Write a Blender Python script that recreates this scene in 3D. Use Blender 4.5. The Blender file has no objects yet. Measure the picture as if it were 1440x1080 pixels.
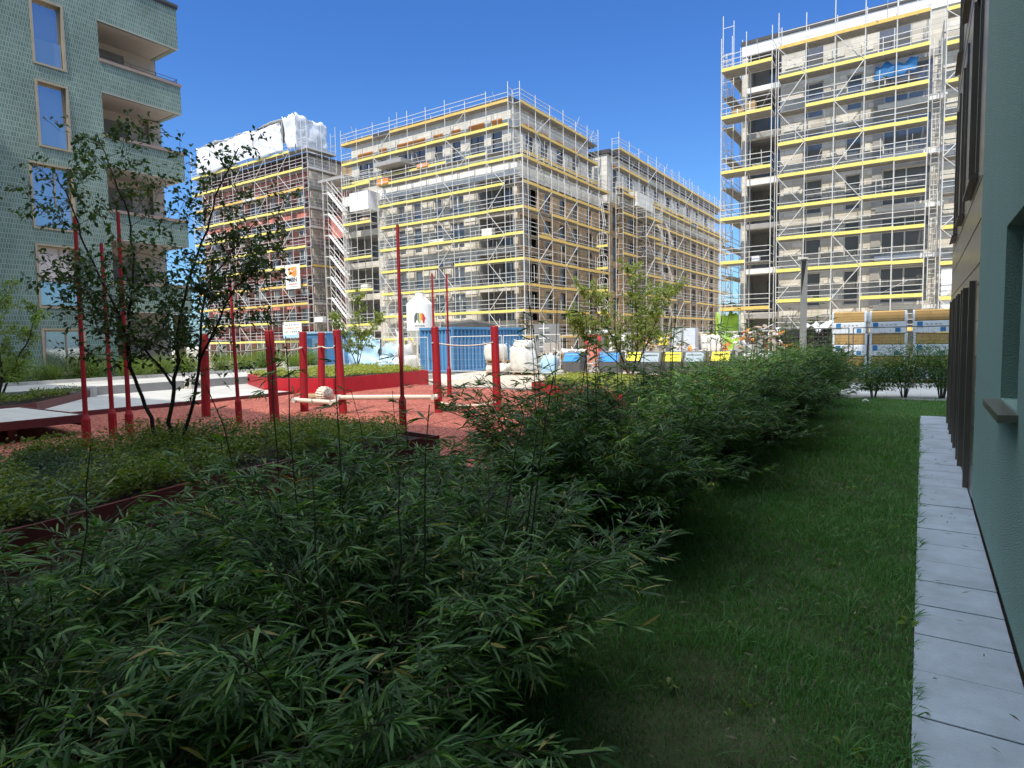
import bpy, math, random
import numpy as np
from mathutils import Vector
random.seed(7); RNG = np.random.default_rng(11)
S = bpy.context.scene; COL = S.collection
V = Vector
# ------------------------------------------------------------------ helpers
ORG = {}
class MB:
    def __init__(s): s.v = []; s.f = []
    def quad(s, a, b, c, d):
        n = len(s.v); s.v += [tuple(a), tuple(b), tuple(c), tuple(d)]; s.f.append((n, n+1, n+2, n+3))
    def hexa(s, p):
        n = len(s.v); s.v += [tuple(q) for q in p]
        for f in ((0,3,2,1),(4,5,6,7),(0,1,5,4),(1,2,6,5),(2,3,7,6),(3,0,4,7)): s.f.append(tuple(n+i for i in f))
    def box(s, x0, x1, y0, y1, z0, z1):
        s.hexa([(x0,y0,z0),(x1,y0,z0),(x1,y1,z0),(x0,y1,z0),(x0,y0,z1),(x1,y0,z1),(x1,y1,z1),(x0,y1,z1)])
    def fbox(s, F, a0, a1, d0, d1, z0, z1):
        s.hexa([F(a0,d0,z0),F(a1,d0,z0),F(a1,d1,z0),F(a0,d1,z0),F(a0,d0,z1),F(a1,d0,z1),F(a1,d1,z1),F(a0,d1,z1)])
    def beam(s, p, q, w, h):
        p, q = V(p), V(q); d = (q-p).normalized(); up = V((0,0,1)) if abs(d.z) < .9 else V((1,0,0))
        a = d.cross(up).normalized()*w/2; b = a.cross(d).normalized()*h/2
        s.hexa([p-a-b,p+a-b,p+a+b,p-a+b,q-a-b,q+a-b,q+a+b,q-a+b])
    def tube(s, p, q, r, r2=None, n=6, caps=True):
        p, q = V(p), V(q); r2 = r if r2 is None else r2
        d = (q-p)
        if d.length < 1e-6: return
        d.normalize(); a = d.orthogonal().normalized(); b = d.cross(a); k = len(s.v)
        for i in range(n):
            t = 2*math.pi*i/n; o = a*math.cos(t)+b*math.sin(t); s.v.append(tuple(p+o*r)); s.v.append(tuple(q+o*r2))
        for i in range(n):
            j = (i+1) % n; s.f.append((k+2*i, k+2*j, k+2*j+1, k+2*i+1))
        if caps:
            s.f.append(tuple(k+2*i for i in reversed(range(n)))); s.f.append(tuple(k+2*i+1 for i in range(n)))
    def path(s, pts, rad, n=6):
        P = [V(p) for p in pts]; k0 = len(s.v); up = V((.31,.17,.93)).normalized()
        for i, p in enumerate(P):
            d = (P[min(i+1,len(P)-1)]-P[max(i-1,0)]).normalized(); a = d.cross(up)
            a = a.normalized() if a.length > 1e-4 else d.orthogonal().normalized(); b = d.cross(a)
            r = rad[i] if hasattr(rad, '__len__') else rad
            for j in range(n):
                t = 2*math.pi*j/n; s.v.append(tuple(p+(a*math.cos(t)+b*math.sin(t))*r))
        for i in range(len(P)-1):
            for j in range(n):
                m = (j+1) % n; s.f.append((k0+i*n+j, k0+i*n+m, k0+(i+1)*n+m, k0+(i+1)*n+j))
        s.f.append(tuple(k0+j for j in reversed(range(n)))); s.f.append(tuple(k0+(len(P)-1)*n+j for j in range(n)))
    def lathe(s, c, prof, n=20):
        k = len(s.v)
        for r, z in prof:
            for j in range(n):
                t = 2*math.pi*j/n; s.v.append((c[0]+r*math.cos(t), c[1]+r*math.sin(t), c[2]+z))
        for i in range(len(prof)-1):
            for j in range(n):
                m = (j+1) % n; s.f.append((k+i*n+j, k+i*n+m, k+(i+1)*n+m, k+(i+1)*n+j))
        s.f.append(tuple(k+j for j in reversed(range(n)))); s.f.append(tuple(k+(len(prof)-1)*n+j for j in range(n)))
    def prism(s, poly, z0, z1):
        n = len(poly); k = len(s.v)
        s.v += [(x,y,z0) for x,y in poly]+[(x,y,z1) for x,y in poly]
        s.f.append(tuple(k+i for i in reversed(range(n)))); s.f.append(tuple(k+n+i for i in range(n)))
        for i in range(n):
            j = (i+1) % n; s.f.append((k+i, k+j, k+n+j, k+n+i))
    def build(s, name, mat, parent=None, bevel=0, smooth=False):
        o0 = ORG.get(parent.name, V((0,0,0))) if parent else V((0,0,0))
        me = bpy.data.meshes.new(name); me.from_pydata([(x-o0.x, y-o0.y, z-o0.z) for x,y,z in s.v], [], s.f); me.update()
        o = bpy.data.objects.new(name, me); COL.objects.link(o)
        if isinstance(mat, (list, tuple)):
            for m in mat: me.materials.append(m)
        elif mat: me.materials.append(mat)
        if parent: o.parent = parent; ORG[o.name] = o0
        if bevel:
            b = o.modifiers.new('bevel', 'BEVEL'); b.width = bevel; b.segments = 2; b.limit_method = 'ANGLE'
        if smooth: me.polygons.foreach_set('use_smooth', [True]*len(me.polygons))
        return o
def tag(o, label=None, cat=None, group=None, kind=None):
    if label: o['label'] = label
    if cat: o['category'] = cat
    if group: o['group'] = group
    if kind: o['kind'] = kind
    return o
def thing(name, loc, label, cat, group=None):
    o = bpy.data.objects.new(name, None); COL.objects.link(o); o.location = loc; o.empty_display_size = .2
    ORG[o.name] = V(loc); return tag(o, label, cat, group)
def copy_tree(o, parent=None):
    c = o.copy(); COL.objects.link(c)
    if parent: c.parent = parent
    for ch in list(o.children): copy_tree(ch, c)
    return c
def frame(O, u, n):
    O, u, n = V(O), V(u), V(n)
    def F(a, d, z): return O + u*a + n*d + V((0,0,z))
    return F
def npmesh(name, verts, faces_list, mat, parent=None, loc=(0,0,0)):
    """faces_list: list of (M,k) index arrays"""
    me = bpy.data.meshes.new(name); me.vertices.add(len(verts)); me.vertices.foreach_set('co', np.asarray(verts, np.float32).ravel())
    li = np.concatenate([f.ravel() for f in faces_list]).astype(np.int32); tot = np.concatenate([np.full(len(f), f.shape[1], np.int32) for f in faces_list])
    st = np.concatenate([[0], np.cumsum(tot)[:-1]]).astype(np.int32)
    me.loops.add(len(li)); me.loops.foreach_set('vertex_index', li); me.polygons.add(len(tot))
    me.polygons.foreach_set('loop_start', st); me.polygons.foreach_set('loop_total', tot)
    me.update(calc_edges=True); me.validate()
    me.materials.append(mat); o = bpy.data.objects.new(name, me); COL.objects.link(o); o.location = loc
    if parent: o.parent = parent
    return o
def nrm(a): return a/np.maximum(np.linalg.norm(a, axis=1, keepdims=True), 1e-9)
def leaves(pos, d, L, W, droop=.25, fold=.15, slim=False):
    """leaf blades from base points pos along d; returns verts, faces"""
    N = len(pos); d = nrm(d); up = np.tile([0,0,1.], (N,1)) + RNG.normal(0,.55,(N,3))
    s = nrm(np.cross(d, up)); nn = np.cross(s, d); L = L[:,None]; W = W[:,None]
    if slim:
        c1 = pos+d*L*.35; c2 = pos+d*L*.7-np.array([0,0,1.])*L*droop*.35; t = pos+d*L*.98-np.array([0,0,1.])*L*droop
        v = np.stack([pos, c1-s*W*.5+nn*W*fold, c1+s*W*.5+nn*W*fold, c2-s*W*.38+nn*W*fold, c2+s*W*.38+nn*W*fold, t], 1).reshape(-1,3)
        i = np.arange(N)[:,None]*6
        return v, [np.hstack([i,i+2,i+1]), np.hstack([i+3,i+4,i+5]), np.hstack([i+1,i+2,i+4,i+3])]
    m = pos+d*L*.5; t = pos+d*L-np.array([0,0,1.])*L*droop
    v = np.stack([pos, m-s*W*.5+nn*W*fold, t, m+s*W*.5+nn*W*fold], 1).reshape(-1,3)
    i = np.arange(N)[:,None]*4
    return v, [np.hstack([i,i+3,i+2]), np.hstack([i,i+2,i+1])]
# ------------------------------------------------------------------ materials
def newmat(name):
    m = bpy.data.materials.new(name); m.use_nodes = True; nt = m.node_tree
    return m, nt, nt.nodes['Principled BSDF']
def nd(nt, t, **k):
    n = nt.nodes.new(t)
    for a, b in k.items(): setattr(n, a, b)
    return n
def pos_node(nt): return nd(nt, 'ShaderNodeNewGeometry').outputs['Position']
def M(name, col, rough=.65, metal=0, var=.12, vs=1.5, bump=0, bs=40, spec=.4, streak=False):
    m, nt, b = newmat(name); L = nt.links
    b.inputs['Roughness'].default_value = rough; b.inputs['Metallic'].default_value = metal; b.inputs['Specular IOR Level'].default_value = spec
    b.inputs['Base Color'].default_value = (*col, 1)
    if var:
        P = pos_node(nt); src = P
        if streak:
            mp = nd(nt, 'ShaderNodeMapping'); mp.inputs['Scale'].default_value = (1,1,.12); L.new(P, mp.inputs[0]); src = mp.outputs[0]
        n1 = nd(nt, 'ShaderNodeTexNoise'); n1.inputs['Scale'].default_value = vs; n1.inputs['Detail'].default_value = 6; n1.inputs['Roughness'].default_value = .65
        L.new(src, n1.inputs[0])
        r = nd(nt, 'ShaderNodeMapRange'); r.inputs[1].default_value = .3; r.inputs[2].default_value = .7; r.inputs[3].default_value = 1-var; r.inputs[4].default_value = 1+var
        L.new(n1.outputs[0], r.inputs[0])
        x = nd(nt, 'ShaderNodeMix', data_type='RGBA', blend_type='MULTIPLY'); x.inputs[0].default_value = 1; x.inputs[6].default_value = (*col,1)
        L.new(r.outputs[0], x.inputs[7]); L.new(x.outputs[2], b.inputs['Base Color'])
    if bump:
        P = pos_node(nt); n2 = nd(nt, 'ShaderNodeTexNoise'); n2.inputs['Scale'].default_value = bs; n2.inputs['Detail'].default_value = 4; L.new(P, n2.inputs[0])
        bp = nd(nt, 'ShaderNodeBump'); bp.inputs['Strength'].default_value = bump; bp.inputs['Distance'].default_value = .02
        L.new(n2.outputs[0], bp.inputs['Height']); L.new(bp.outputs[0], b.inputs['Normal'])
    return m
def MBrick(name, c1, c2, mortar, bw, bh, ms, offset=.5, rough=.6, bump=.4, spec=.4, var=.2, vs=.4, floor=False, sq=1.0):
    m, nt, b = newmat(name); L = nt.links; P = pos_node(nt); sp = nd(nt, 'ShaderNodeSeparateXYZ'); L.new(P, sp.inputs[0])
    cb = nd(nt, 'ShaderNodeCombineXYZ')
    if floor: L.new(sp.outputs[0], cb.inputs[0]); L.new(sp.outputs[1], cb.inputs[1])
    else:
        ad = nd(nt, 'ShaderNodeMath', operation='ADD'); L.new(sp.outputs[0], ad.inputs[0]); L.new(sp.outputs[1], ad.inputs[1])
        L.new(ad.outputs[0], cb.inputs[0]); L.new(sp.outputs[2], cb.inputs[1])
    t = nd(nt, 'ShaderNodeTexBrick'); t.offset = offset; t.squash = sq
    t.inputs['Color1'].default_value = (*c1,1); t.inputs['Color2'].default_value = (*c2,1); t.inputs['Mortar'].default_value = (*mortar,1)
    t.inputs['Scale'].default_value = 1; t.inputs['Mortar Size'].default_value = ms; t.inputs['Mortar Smooth'].default_value = .1
    t.inputs['Brick Width'].default_value = bw; t.inputs['Row Height'].default_value = bh; L.new(cb.outputs[0], t.inputs[0])
    n1 = nd(nt, 'ShaderNodeTexNoise'); n1.inputs['Scale'].default_value = vs; n1.inputs['Detail'].default_value = 8; L.new(P, n1.inputs[0])
    r = nd(nt, 'ShaderNodeMapRange'); r.inputs[1].default_value = .3; r.inputs[2].default_value = .7; r.inputs[3].default_value = 1-var; r.inputs[4].default_value = 1+var; L.new(n1.outputs[0], r.inputs[0])
    x = nd(nt, 'ShaderNodeMix', data_type='RGBA', blend_type='MULTIPLY'); x.inputs[0].default_value = 1
    L.new(t.outputs[0], x.inputs[6]); L.new(r.outputs[0], x.inputs[7]); L.new(x.outputs[2], b.inputs['Base Color'])
    b.inputs['Roughness'].default_value = rough; b.inputs['Specular IOR Level'].default_value = spec
    if bump:
        bp = nd(nt, 'ShaderNodeBump', invert=True); bp.inputs['Strength'].default_value = bump; bp.inputs['Distance'].default_value = .01
        L.new(t.outputs['Fac'], bp.inputs['Height']); L.new(bp.outputs[0], b.inputs['Normal'])
    return m
def MLeaf(name, c1, c2, trans=.3, rough=.45, spec=.35, tcol=None, aged=False):
    m, nt, b = newmat(name); L = nt.links; g = nd(nt, 'ShaderNodeNewGeometry')
    mx = nd(nt, 'ShaderNodeMix', data_type='RGBA'); mx.inputs[6].default_value = (*c1,1); mx.inputs[7].default_value = (*c2,1)
    L.new(g.outputs['Random Per Island'], mx.inputs[0])
    if aged:                                             # young, old and a few yellowed leaves mixed
        cr = nd(nt, 'ShaderNodeValToRGB'); e = cr.color_ramp.elements; e[0].color = (c1[0]*.6,c1[1]*.6,c1[2]*.7,1); e[1].color = (.30,.24,.07,1); e[1].position = .985
        for p_, f_ in ((.35,0.0),(.75,.6),(.93,1.25),(.972,1.5)): k = e.new(p_); k.color = tuple(c1[q]+(c2[q]-c1[q])*f_ for q in range(3))+(1,)
        L.new(g.outputs['Random Per Island'], cr.inputs[0]); L.new(cr.outputs[0], mx.inputs[6]); mx.inputs[0].default_value = 0; L.remove(mx.inputs[0].links[0])
    L.new(mx.outputs[2], b.inputs['Base Color'])
    b.inputs['Roughness'].default_value = rough; b.inputs['Specular IOR Level'].default_value = spec
    if trans:
        t = nd(nt, 'ShaderNodeBsdfTranslucent'); mm = nd(nt, 'ShaderNodeMix', data_type='RGBA', blend_type='MULTIPLY'); mm.inputs[0].default_value = 1
        L.new(mx.outputs[2], mm.inputs[6]); mm.inputs[7].default_value = (*(tcol or (1.5,1.6,.6)),1); L.new(mm.outputs[2], t.inputs[0])
        ms = nd(nt, 'ShaderNodeMixShader'); ms.inputs[0].default_value = trans; out = nt.nodes['Material Output']
        L.new(b.outputs[0], ms.inputs[1]); L.new(t.outputs[0], ms.inputs[2]); L.new(ms.outputs[0], out.inputs[0])
    return m
def MChips(name, cols, scale, bump=.8, rough=.85, dark=.35):
    """loose chips: cells of varied colour with dark gaps"""
    m, nt, b = newmat(name); L = nt.links; P = pos_node(nt)
    n0 = nd(nt, 'ShaderNodeTexNoise'); n0.inputs['Scale'].default_value = scale*.6; L.new(P, n0.inputs[0])
    ad = nd(nt, 'ShaderNodeMix', data_type='RGBA', blend_type='LINEAR_LIGHT'); ad.inputs[0].default_value = .03; L.new(P, ad.inputs[6]); L.new(n0.outputs[1], ad.inputs[7])
    vo = nd(nt, 'ShaderNodeTexVoronoi'); vo.inputs['Scale'].default_value = scale; L.new(ad.outputs[2], vo.inputs[0])
    sp = nd(nt, 'ShaderNodeSeparateColor'); L.new(vo.outputs['Color'], sp.inputs[0])
    cr = nd(nt, 'ShaderNodeValToRGB'); e = cr.color_ramp.elements; e[0].color = (*cols[0],1); e[1].color = (*cols[-1],1)
    for i, c in enumerate(cols[1:-1]): k = e.new((i+1)/(len(cols)-1)); k.color = (*c,1)
    L.new(sp.outputs[0], cr.inputs[0])
    r = nd(nt, 'ShaderNodeMapRange'); r.inputs[1].default_value = .0; r.inputs[2].default_value = .6/scale*scale; r.inputs[3].default_value = 1.1; r.inputs[4].default_value = dark; L.new(vo.outputs['Distance'], r.inputs[0])
    n1 = nd(nt, 'ShaderNodeTexNoise'); n1.inputs['Scale'].default_value = .8; n1.inputs['Detail'].default_value = 5; L.new(P, n1.inputs[0])
    r2 = nd(nt, 'ShaderNodeMapRange'); r2.inputs[1].default_value = .3; r2.inputs[2].default_value = .7; r2.inputs[3].default_value = .8; r2.inputs[4].default_value = 1.15; L.new(n1.outputs[0], r2.inputs[0])
    mu = nd(nt, 'ShaderNodeMath', operation='MULTIPLY'); L.new(r.outputs[0], mu.inputs[0]); L.new(r2.outputs[0], mu.inputs[1])
    x = nd(nt, 'ShaderNodeMix', data_type='RGBA', blend_type='MULTIPLY'); x.inputs[0].default_value = 1; L.new(cr.outputs[0], x.inputs[6]); L.new(mu.outputs[0], x.inputs[7])
    L.new(x.outputs[2], b.inputs['Base Color']); b.inputs['Roughness'].default_value = rough; b.inputs['Specular IOR Level'].default_value = .2
    bp = nd(nt, 'ShaderNodeBump', invert=True); bp.inputs['Strength'].default_value = bump; bp.inputs['Distance'].default_value = .03
    L.new(vo.outputs['Distance'], bp.inputs['Height']); L.new(bp.outputs[0], b.inputs['Normal'])
    return m
def MGlass(name, col, rough=.03, metal=.8):
    m, nt, b = newmat(name); b.inputs['Base Color'].default_value = (*col,1); b.inputs['Roughness'].default_value = rough; b.inputs['Metallic'].default_value = metal
    P = pos_node(nt); n = nd(nt, 'ShaderNodeTexNoise'); n.inputs['Scale'].default_value = .5; nt.links.new(P, n.inputs[0])
    bp = nd(nt, 'ShaderNodeBump'); bp.inputs['Strength'].default_value = .03; bp.inputs['Distance'].default_value = .05
    nt.links.new(n.outputs[0], bp.inputs['Height']); nt.links.new(bp.outputs[0], b.inputs['Normal'])
    return m
m_tile = MBrick('glazed_teal_tile', (.105,.172,.138), (.158,.222,.186), (.37,.42,.385), .09, .2, .007, .5, rough=.5, bump=.5, spec=.25, var=.22, vs=.5)
m_bronze = M('bronze_metal', (.20,.175,.145), .3, .6, .12, 1.2)
m_bronze_lt = M('brushed_bronze_frame', (.42,.34,.23), .42, .35, .1, 2)
m_coping = M('brown_coping', (.30,.225,.18), .5, .2, .1, 2)
m_fin = M('bronze_fin', (.17,.145,.125), .4, .5, .12, 2)
m_darkmetal = M('dark_bronze_metal', (.055,.047,.042), .38, .5, .15, 2)
m_soffit = M('beige_render', (.44,.39,.345), .9, 0, .07, .8)
m_teal = M('teal_plaster', (.25,.37,.325), .95, 0, .1, .45, 1.0, 90, .15, True)
m_glass = MGlass('sky_glass', (.42,.47,.52))
m_glassdk = MGlass('dark_glass', (.19,.19,.19), .14, .35)
m_balus = MGlass('balustrade_glass', (.36,.45,.50), .05, .7)
m_blind = M('white_blind', (.62,.55,.52), .8, 0, .05)
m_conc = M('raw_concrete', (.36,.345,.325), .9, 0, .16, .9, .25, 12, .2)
m_concdk = M('dark_concrete', (.2,.19,.18), .9, 0, .15, .9)  # darker grey concrete of building cores and fence feet
m_insul_w = MBrick('white_insulation_board', (.76,.72,.64), (.63,.60,.53), (.36,.34,.32), 1.0, .5, .012, .5, .9, .2, .2, .12, .7)
m_insul_t = MBrick('tan_insulation_board', (.56,.40,.25), (.45,.32,.19), (.2,.15,.1), 1.0, .6, .02, .5, .95, .2, .1, .2, .6)
m_block = MBrick('grey_masonry', (.71,.655,.555), (.54,.495,.42), (.42,.39,.335), 1.1, .3, .012, .5, .92, .3, .2, .18, .6)
m_redwall = MBrick('red_brown_membrane_wall', (.17,.07,.06), (.12,.055,.05), (.09,.03,.028), .75, .5, .02, .5, .9, .2, .2, .3, .5)
m_salmon = M('salmon_shutter_box', (.66,.23,.18), .7, 0, .1)
m_orange = M('orange_shutter_box', (.74,.27,.06), .7, 0, .12)
m_white = M('white_paint', (.8,.79,.77), .6, 0, .06)
m_steel = M('galvanised_steel', (.66,.635,.585), .5, .2, .12, 3)
m_deck = M('deck_underside', (.25,.235,.21), .75, .1, .2, 3)
m_yellow = M('yellow_toe_board', (.76,.65,.17), .55, 0, .13, 4)
m_yellow_o = M('shaded_weathered_yellow_board', (.70,.47,.13), .7, 0, .18, 4)  # orange yellow puts shade into boards on turned-away faces; also odd weathered runs
m_tarp = M('white_sheeting', (.70,.70,.715), .4, 0, .1, 1.5, .7, 2.5)
m_roofdk = M('dark_roof_edge', (.07,.065,.06), .6, 0, .1)
m_red = M('red_painted_steel', (.30,.009,.016), .55, 0, .12, 2.5, .1, 60)
m_redlit = M('sunlit_red_steel', (.44,.014,.026), .5, 0, .12, 2.5, .1, 60)  # post red brightened for planters in sun; sunlight put into the colour
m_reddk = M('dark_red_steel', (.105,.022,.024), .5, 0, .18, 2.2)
m_rope = M('pale_rope', (.62,.55,.45), .9, 0, .1, 30)
m_mulch = MChips('red_wood_chips', [(.34,.075,.055),(.56,.145,.10),(.68,.2,.14),(.76,.31,.23)], 26, .8, dark=.42)
m_soil = MChips('dark_planter_soil', [(.03,.022,.016),(.055,.04,.03),(.085,.062,.045)], 30, .9)
m_bark = MChips('reddish_bark_mulch', [(.16,.075,.05),(.25,.12,.085),(.3,.16,.11)], 22, .9)
m_site = M('sandy_site_ground', (.50,.44,.36), .95, 0, .2, .5, .4, 6, .1)
m_pave = MBrick('pale_paving', (.46,.44,.41), (.40,.385,.36), (.26,.25,.235), .9, .6, .008, .5, .85, .2, .3, .08, .6, floor=True)
m_pavew = MBrick('sandy_paving', (.45,.385,.30), (.40,.34,.265), (.27,.23,.18), 1.2, .8, .008, .5, .85, .2, .3, .1, .6, floor=True)
m_slab = M('path_slab_concrete', (.385,.425,.48), .9, 0, .2, 2.2, .4, 140, .25)
m_curb = M('grey_concrete_wall', (.22,.22,.215), .9, 0, .12, 1.5, .2, 30)
m_lawnsoil = M('lawn_soil', (.06,.075,.035), .95, 0, .5, 1.3, .6, 30, .1)
m_bark_t = M('dark_bark', (.045,.036,.03), .9, 0, .3, 8, .5, 40, .2)
m_cane = M('dark_cane', (.05,.045,.025), .6, 0, .3, 9)
m_bamboo = MLeaf('bamboo_leaf', (.036,.098,.022), (.115,.215,.05), .3, .55, .3, None, True)
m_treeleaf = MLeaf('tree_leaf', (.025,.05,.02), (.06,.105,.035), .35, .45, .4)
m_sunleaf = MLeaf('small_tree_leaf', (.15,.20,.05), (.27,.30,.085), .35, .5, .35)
m_bush = MLeaf('feathery_bush_leaf', (.11,.18,.035), (.22,.29,.065), .35, .5, .3)
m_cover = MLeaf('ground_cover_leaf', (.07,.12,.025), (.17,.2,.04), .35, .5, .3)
m_coversun = MLeaf('sunny_cover_leaf', (.22,.25,.05), (.38,.39,.11), .35, .5, .3)  # paler copy of the ground cover leaf, with full sun in its colour
m_coverblue = MLeaf('blue_ground_cover_leaf', (.045,.085,.06), (.085,.13,.09), .2, .6, .3)
m_grass = MLeaf('grass_blade', (.07,.185,.05), (.135,.275,.085), .3, .55, .25, (1.3,1.5,.5))
m_drygrass = MLeaf('dry_grass_blade', (.16,.14,.08), (.27,.24,.15), .2, .7, .2, (1.1,1,.7))
m_blue = M('blue_container_paint', (.09,.25,.46), .5, .1, .12, 1.5, 0, 10, .4, True)
m_cblue = M('blue_lid', (.02,.22,.62), .5, 0, .08)
m_lightblue = M('pale_blue_sheet', (.36,.55,.70), .5, 0, .15, 2, .5, 5)
m_cyel = M('yellow_lid', (.82,.72,.03), .5, 0, .08)
m_cgrey = M('grey_blue_lid', (.28,.34,.38), .5, 0, .08)
m_bin = M('dark_grey_bin', (.10,.10,.105), .55, 0, .12)
m_bag = M('white_woven_bag', (.68,.66,.61), .8, 0, .1, 3, .7, 9)
m_wood = M('pallet_wood', (.36,.25,.15), .85, 0, .2, 3)
m_cabin = M('red_cabin_plastic', (.62,.05,.075), .5, 0, .1)
m_wool = MBrick('mineral_wool', (.44,.29,.125), (.37,.24,.10), (.2,.13,.06), 2.0, .12, .006, .5, .95, .2, .1, .15, 2)
m_film = M('pack_film', (.62,.66,.72), .4, 0, .08, 3, .3, 8)
m_print = M('blue_print', (.03,.16,.36), .5, 0, .1)
m_lattice = M('black_plastic', (.03,.03,.03), .6, 0, .2)
m_lime = M('lime_sheeting', (.30,.50,.05), .6, 0, .15, 2, .4, 5)
m_black = M('black_print', (.02,.02,.022), .5, 0, 0)
m_green = M('green_print', (.02,.2,.06), .5, 0, 0)
m_hivis = M('signal_yellow', (.75,.75,.05), .6, 0, .05)
m_mast = M('grey_steel_mast', (.33,.34,.34), .4, .5, .12, 2)
# ------------------------------------------------------------------ camera and light
F_PX = 870.0; TH = math.atan(577/870); PITCH = math.atan(63.4/870); ROLL = .0184
f0 = V((-math.sin(TH), math.cos(TH), 0)); r0 = V((math.cos(TH), math.sin(TH), 0)); u0 = V((0,0,1))
fw = f0*math.cos(PITCH)-u0*math.sin(PITCH); up = u0*math.cos(PITCH)+f0*math.sin(PITCH)
rr = r0*math.cos(ROLL)-up*math.sin(ROLL); uu = up*math.cos(ROLL)+r0*math.sin(ROLL)
cam = bpy.data.cameras.new('camera'); co = bpy.data.objects.new('camera', cam); COL.objects.link(co)
cam.sensor_fit = 'HORIZONTAL'; cam.sensor_width = 36; cam.lens = F_PX/1440*36; cam.clip_start = .05; cam.clip_end = 2000
from mathutils import Matrix
co.matrix_world = Matrix(((rr.x,uu.x,-fw.x,0),(rr.y,uu.y,-fw.y,0),(rr.z,uu.z,-fw.z,1.9),(0,0,0,1)))
S.camera = co
EL = math.radians(56); AZ = math.radians(11.5)      # the sun stands behind the viewer, a little to +X
trav = V((-math.sin(AZ)*math.cos(EL), math.cos(AZ)*math.cos(EL), -math.sin(EL)))
sun = bpy.data.lights.new('sun', 'SUN'); sun.energy = 2.85; sun.angle = math.radians(.5); sun.color = (1,.935,.83)
so = bpy.data.objects.new('sun', sun); COL.objects.link(so); so.rotation_euler = trav.to_track_quat('-Z', 'Y').to_euler()
w = bpy.data.worlds.new('World'); S.world = w; w.use_nodes = True; nt = w.node_tree
sky = nt.nodes.new('ShaderNodeTexSky'); sky.sky_type = 'NISHITA'; sky.sun_disc = False; sky.sun_elevation = EL
sky.sun_rotation = math.pi-AZ; sky.air_density = 1.0; sky.dust_density = 1.0; sky.ozone_density = 3.0; sky.altitude = 100
tint = nt.nodes.new('ShaderNodeMix'); tint.data_type = 'RGBA'; tint.blend_type = 'MULTIPLY'; tint.inputs[0].default_value = 1; hz = nt.nodes.new('ShaderNodeValToRGB'); hz.color_ramp.elements[0].color = (.40,.59,.74,1); hz.color_ramp.elements[1].color = (.25,.475,.785,1); hz.color_ramp.elements[1].position = .42
nt.links.new(sky.outputs[0], tint.inputs[6]); # invented veil of bright thin cloud above the frame, added to lighten the shade
tc = nt.nodes.new('ShaderNodeTexCoord'); sx = nt.nodes.new('ShaderNodeSeparateXYZ'); nt.links.new(tc.outputs['Generated'], sx.inputs[0])
nt.links.new(sx.outputs[2], hz.inputs[0]); nt.links.new(hz.outputs[0], tint.inputs[7])
el = nt.nodes.new('ShaderNodeMapRange'); el.interpolation_type = 'SMOOTHSTEP'; el.inputs[1].default_value = .5; el.inputs[2].default_value = .82; nt.links.new(sx.outputs[2], el.inputs[0])
cn = nt.nodes.new('ShaderNodeTexNoise'); cn.inputs['Scale'].default_value = 3; cn.inputs['Detail'].default_value = 6; nt.links.new(tc.outputs['Generated'], cn.inputs[0])
cr = nt.nodes.new('ShaderNodeMapRange'); cr.inputs[1].default_value = .3; cr.inputs[2].default_value = .6; cr.inputs[3].default_value = .55; nt.links.new(cn.outputs[0], cr.inputs[0])
cm = nt.nodes.new('ShaderNodeMath'); cm.operation = 'MULTIPLY'; nt.links.new(el.outputs[0], cm.inputs[0]); nt.links.new(cr.outputs[0], cm.inputs[1])
cl_ = nt.nodes.new('ShaderNodeMix'); cl_.data_type = 'RGBA'; nt.links.new(cm.outputs[0], cl_.inputs[0]); nt.links.new(tint.outputs[2], cl_.inputs[6]); cl_.inputs[7].default_value = (10.4,11.6,12.8,1)
nt.links.new(cl_.outputs[2], nt.nodes['Background'].inputs[0]); nt.nodes['Background'].inputs[1].default_value = .15
S.view_settings.view_transform = 'Standard'; S.view_settings.look = 'None'; S.view_settings.exposure = .75; S.view_settings.gamma = 1
S.cycles.max_bounces = 8; S.cycles.diffuse_bounces = 4; S.cycles.transparent_max_bounces = 8
# ------------------------------------------------------------------ setting
def structure(o): o['kind'] = 'structure'; return o
def sheet(name, x0, x1, y0, y1, z, mat):
    mb = MB(); mb.quad((x0,y0,z),(x1,y0,z),(x1,y1,z),(x0,y1,z)); return structure(mb.build(name, mat))
sheet('ground', -600, 600, -300, 1200, -.03, m_site)
def gridsheet(name, xs, ys, hf, mat):
    nx, ny = len(xs), len(ys); v = np.array([(x, y, hf(x, y)) for y in ys for x in xs])
    i = (np.arange(ny-1)[:,None]*nx+np.arange(nx-1)[None]).reshape(-1,1)
    o = npmesh(name, v, [np.hstack([i,i+1,i+1+nx,i+nx])], mat); o.data.polygons.foreach_set('use_smooth', [True]*len(o.data.polygons)); return structure(o)
def hplay(x, y): return .035+.07*max(0, min(1, (-14-x)/4.2))+.02*math.sin(x*1.7+y)*math.cos(y*1.3)
gridsheet('playground_surface', np.linspace(-18.4,-4.4,60), np.linspace(-3,19,80), hplay, m_mulch)
def hlawn(x, y): return .012*math.sin(x*2.1+y*.7)*math.cos(y*1.1)-.01
gridsheet('lawn', np.linspace(-4.4,0,24), np.linspace(-3,20.4,70), hlawn, m_lawnsoil)
sheet('paving', -18.4, -3.5, 19.05, 27.2, .004, m_pavew); sheet('shaded_paving', -3.5, 2.5, 20.45, 27.2, .006, m_pave)
mb = MB(); mb.box(-18.3,-4.4,19,19.06,-.03,.09); structure(mb.build('playground_kerb', m_curb))
mb = MB()                                            # slabs of the path beside the wall, each with an open joint
y = -3.0
while y < 16.4:
    dz = random.uniform(-.003,.003); mb.box(.004,.492,y+.004,y+.494,-.06,.022+dz); y += .5
structure(mb.build('path', m_slab, bevel=.004))
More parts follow.
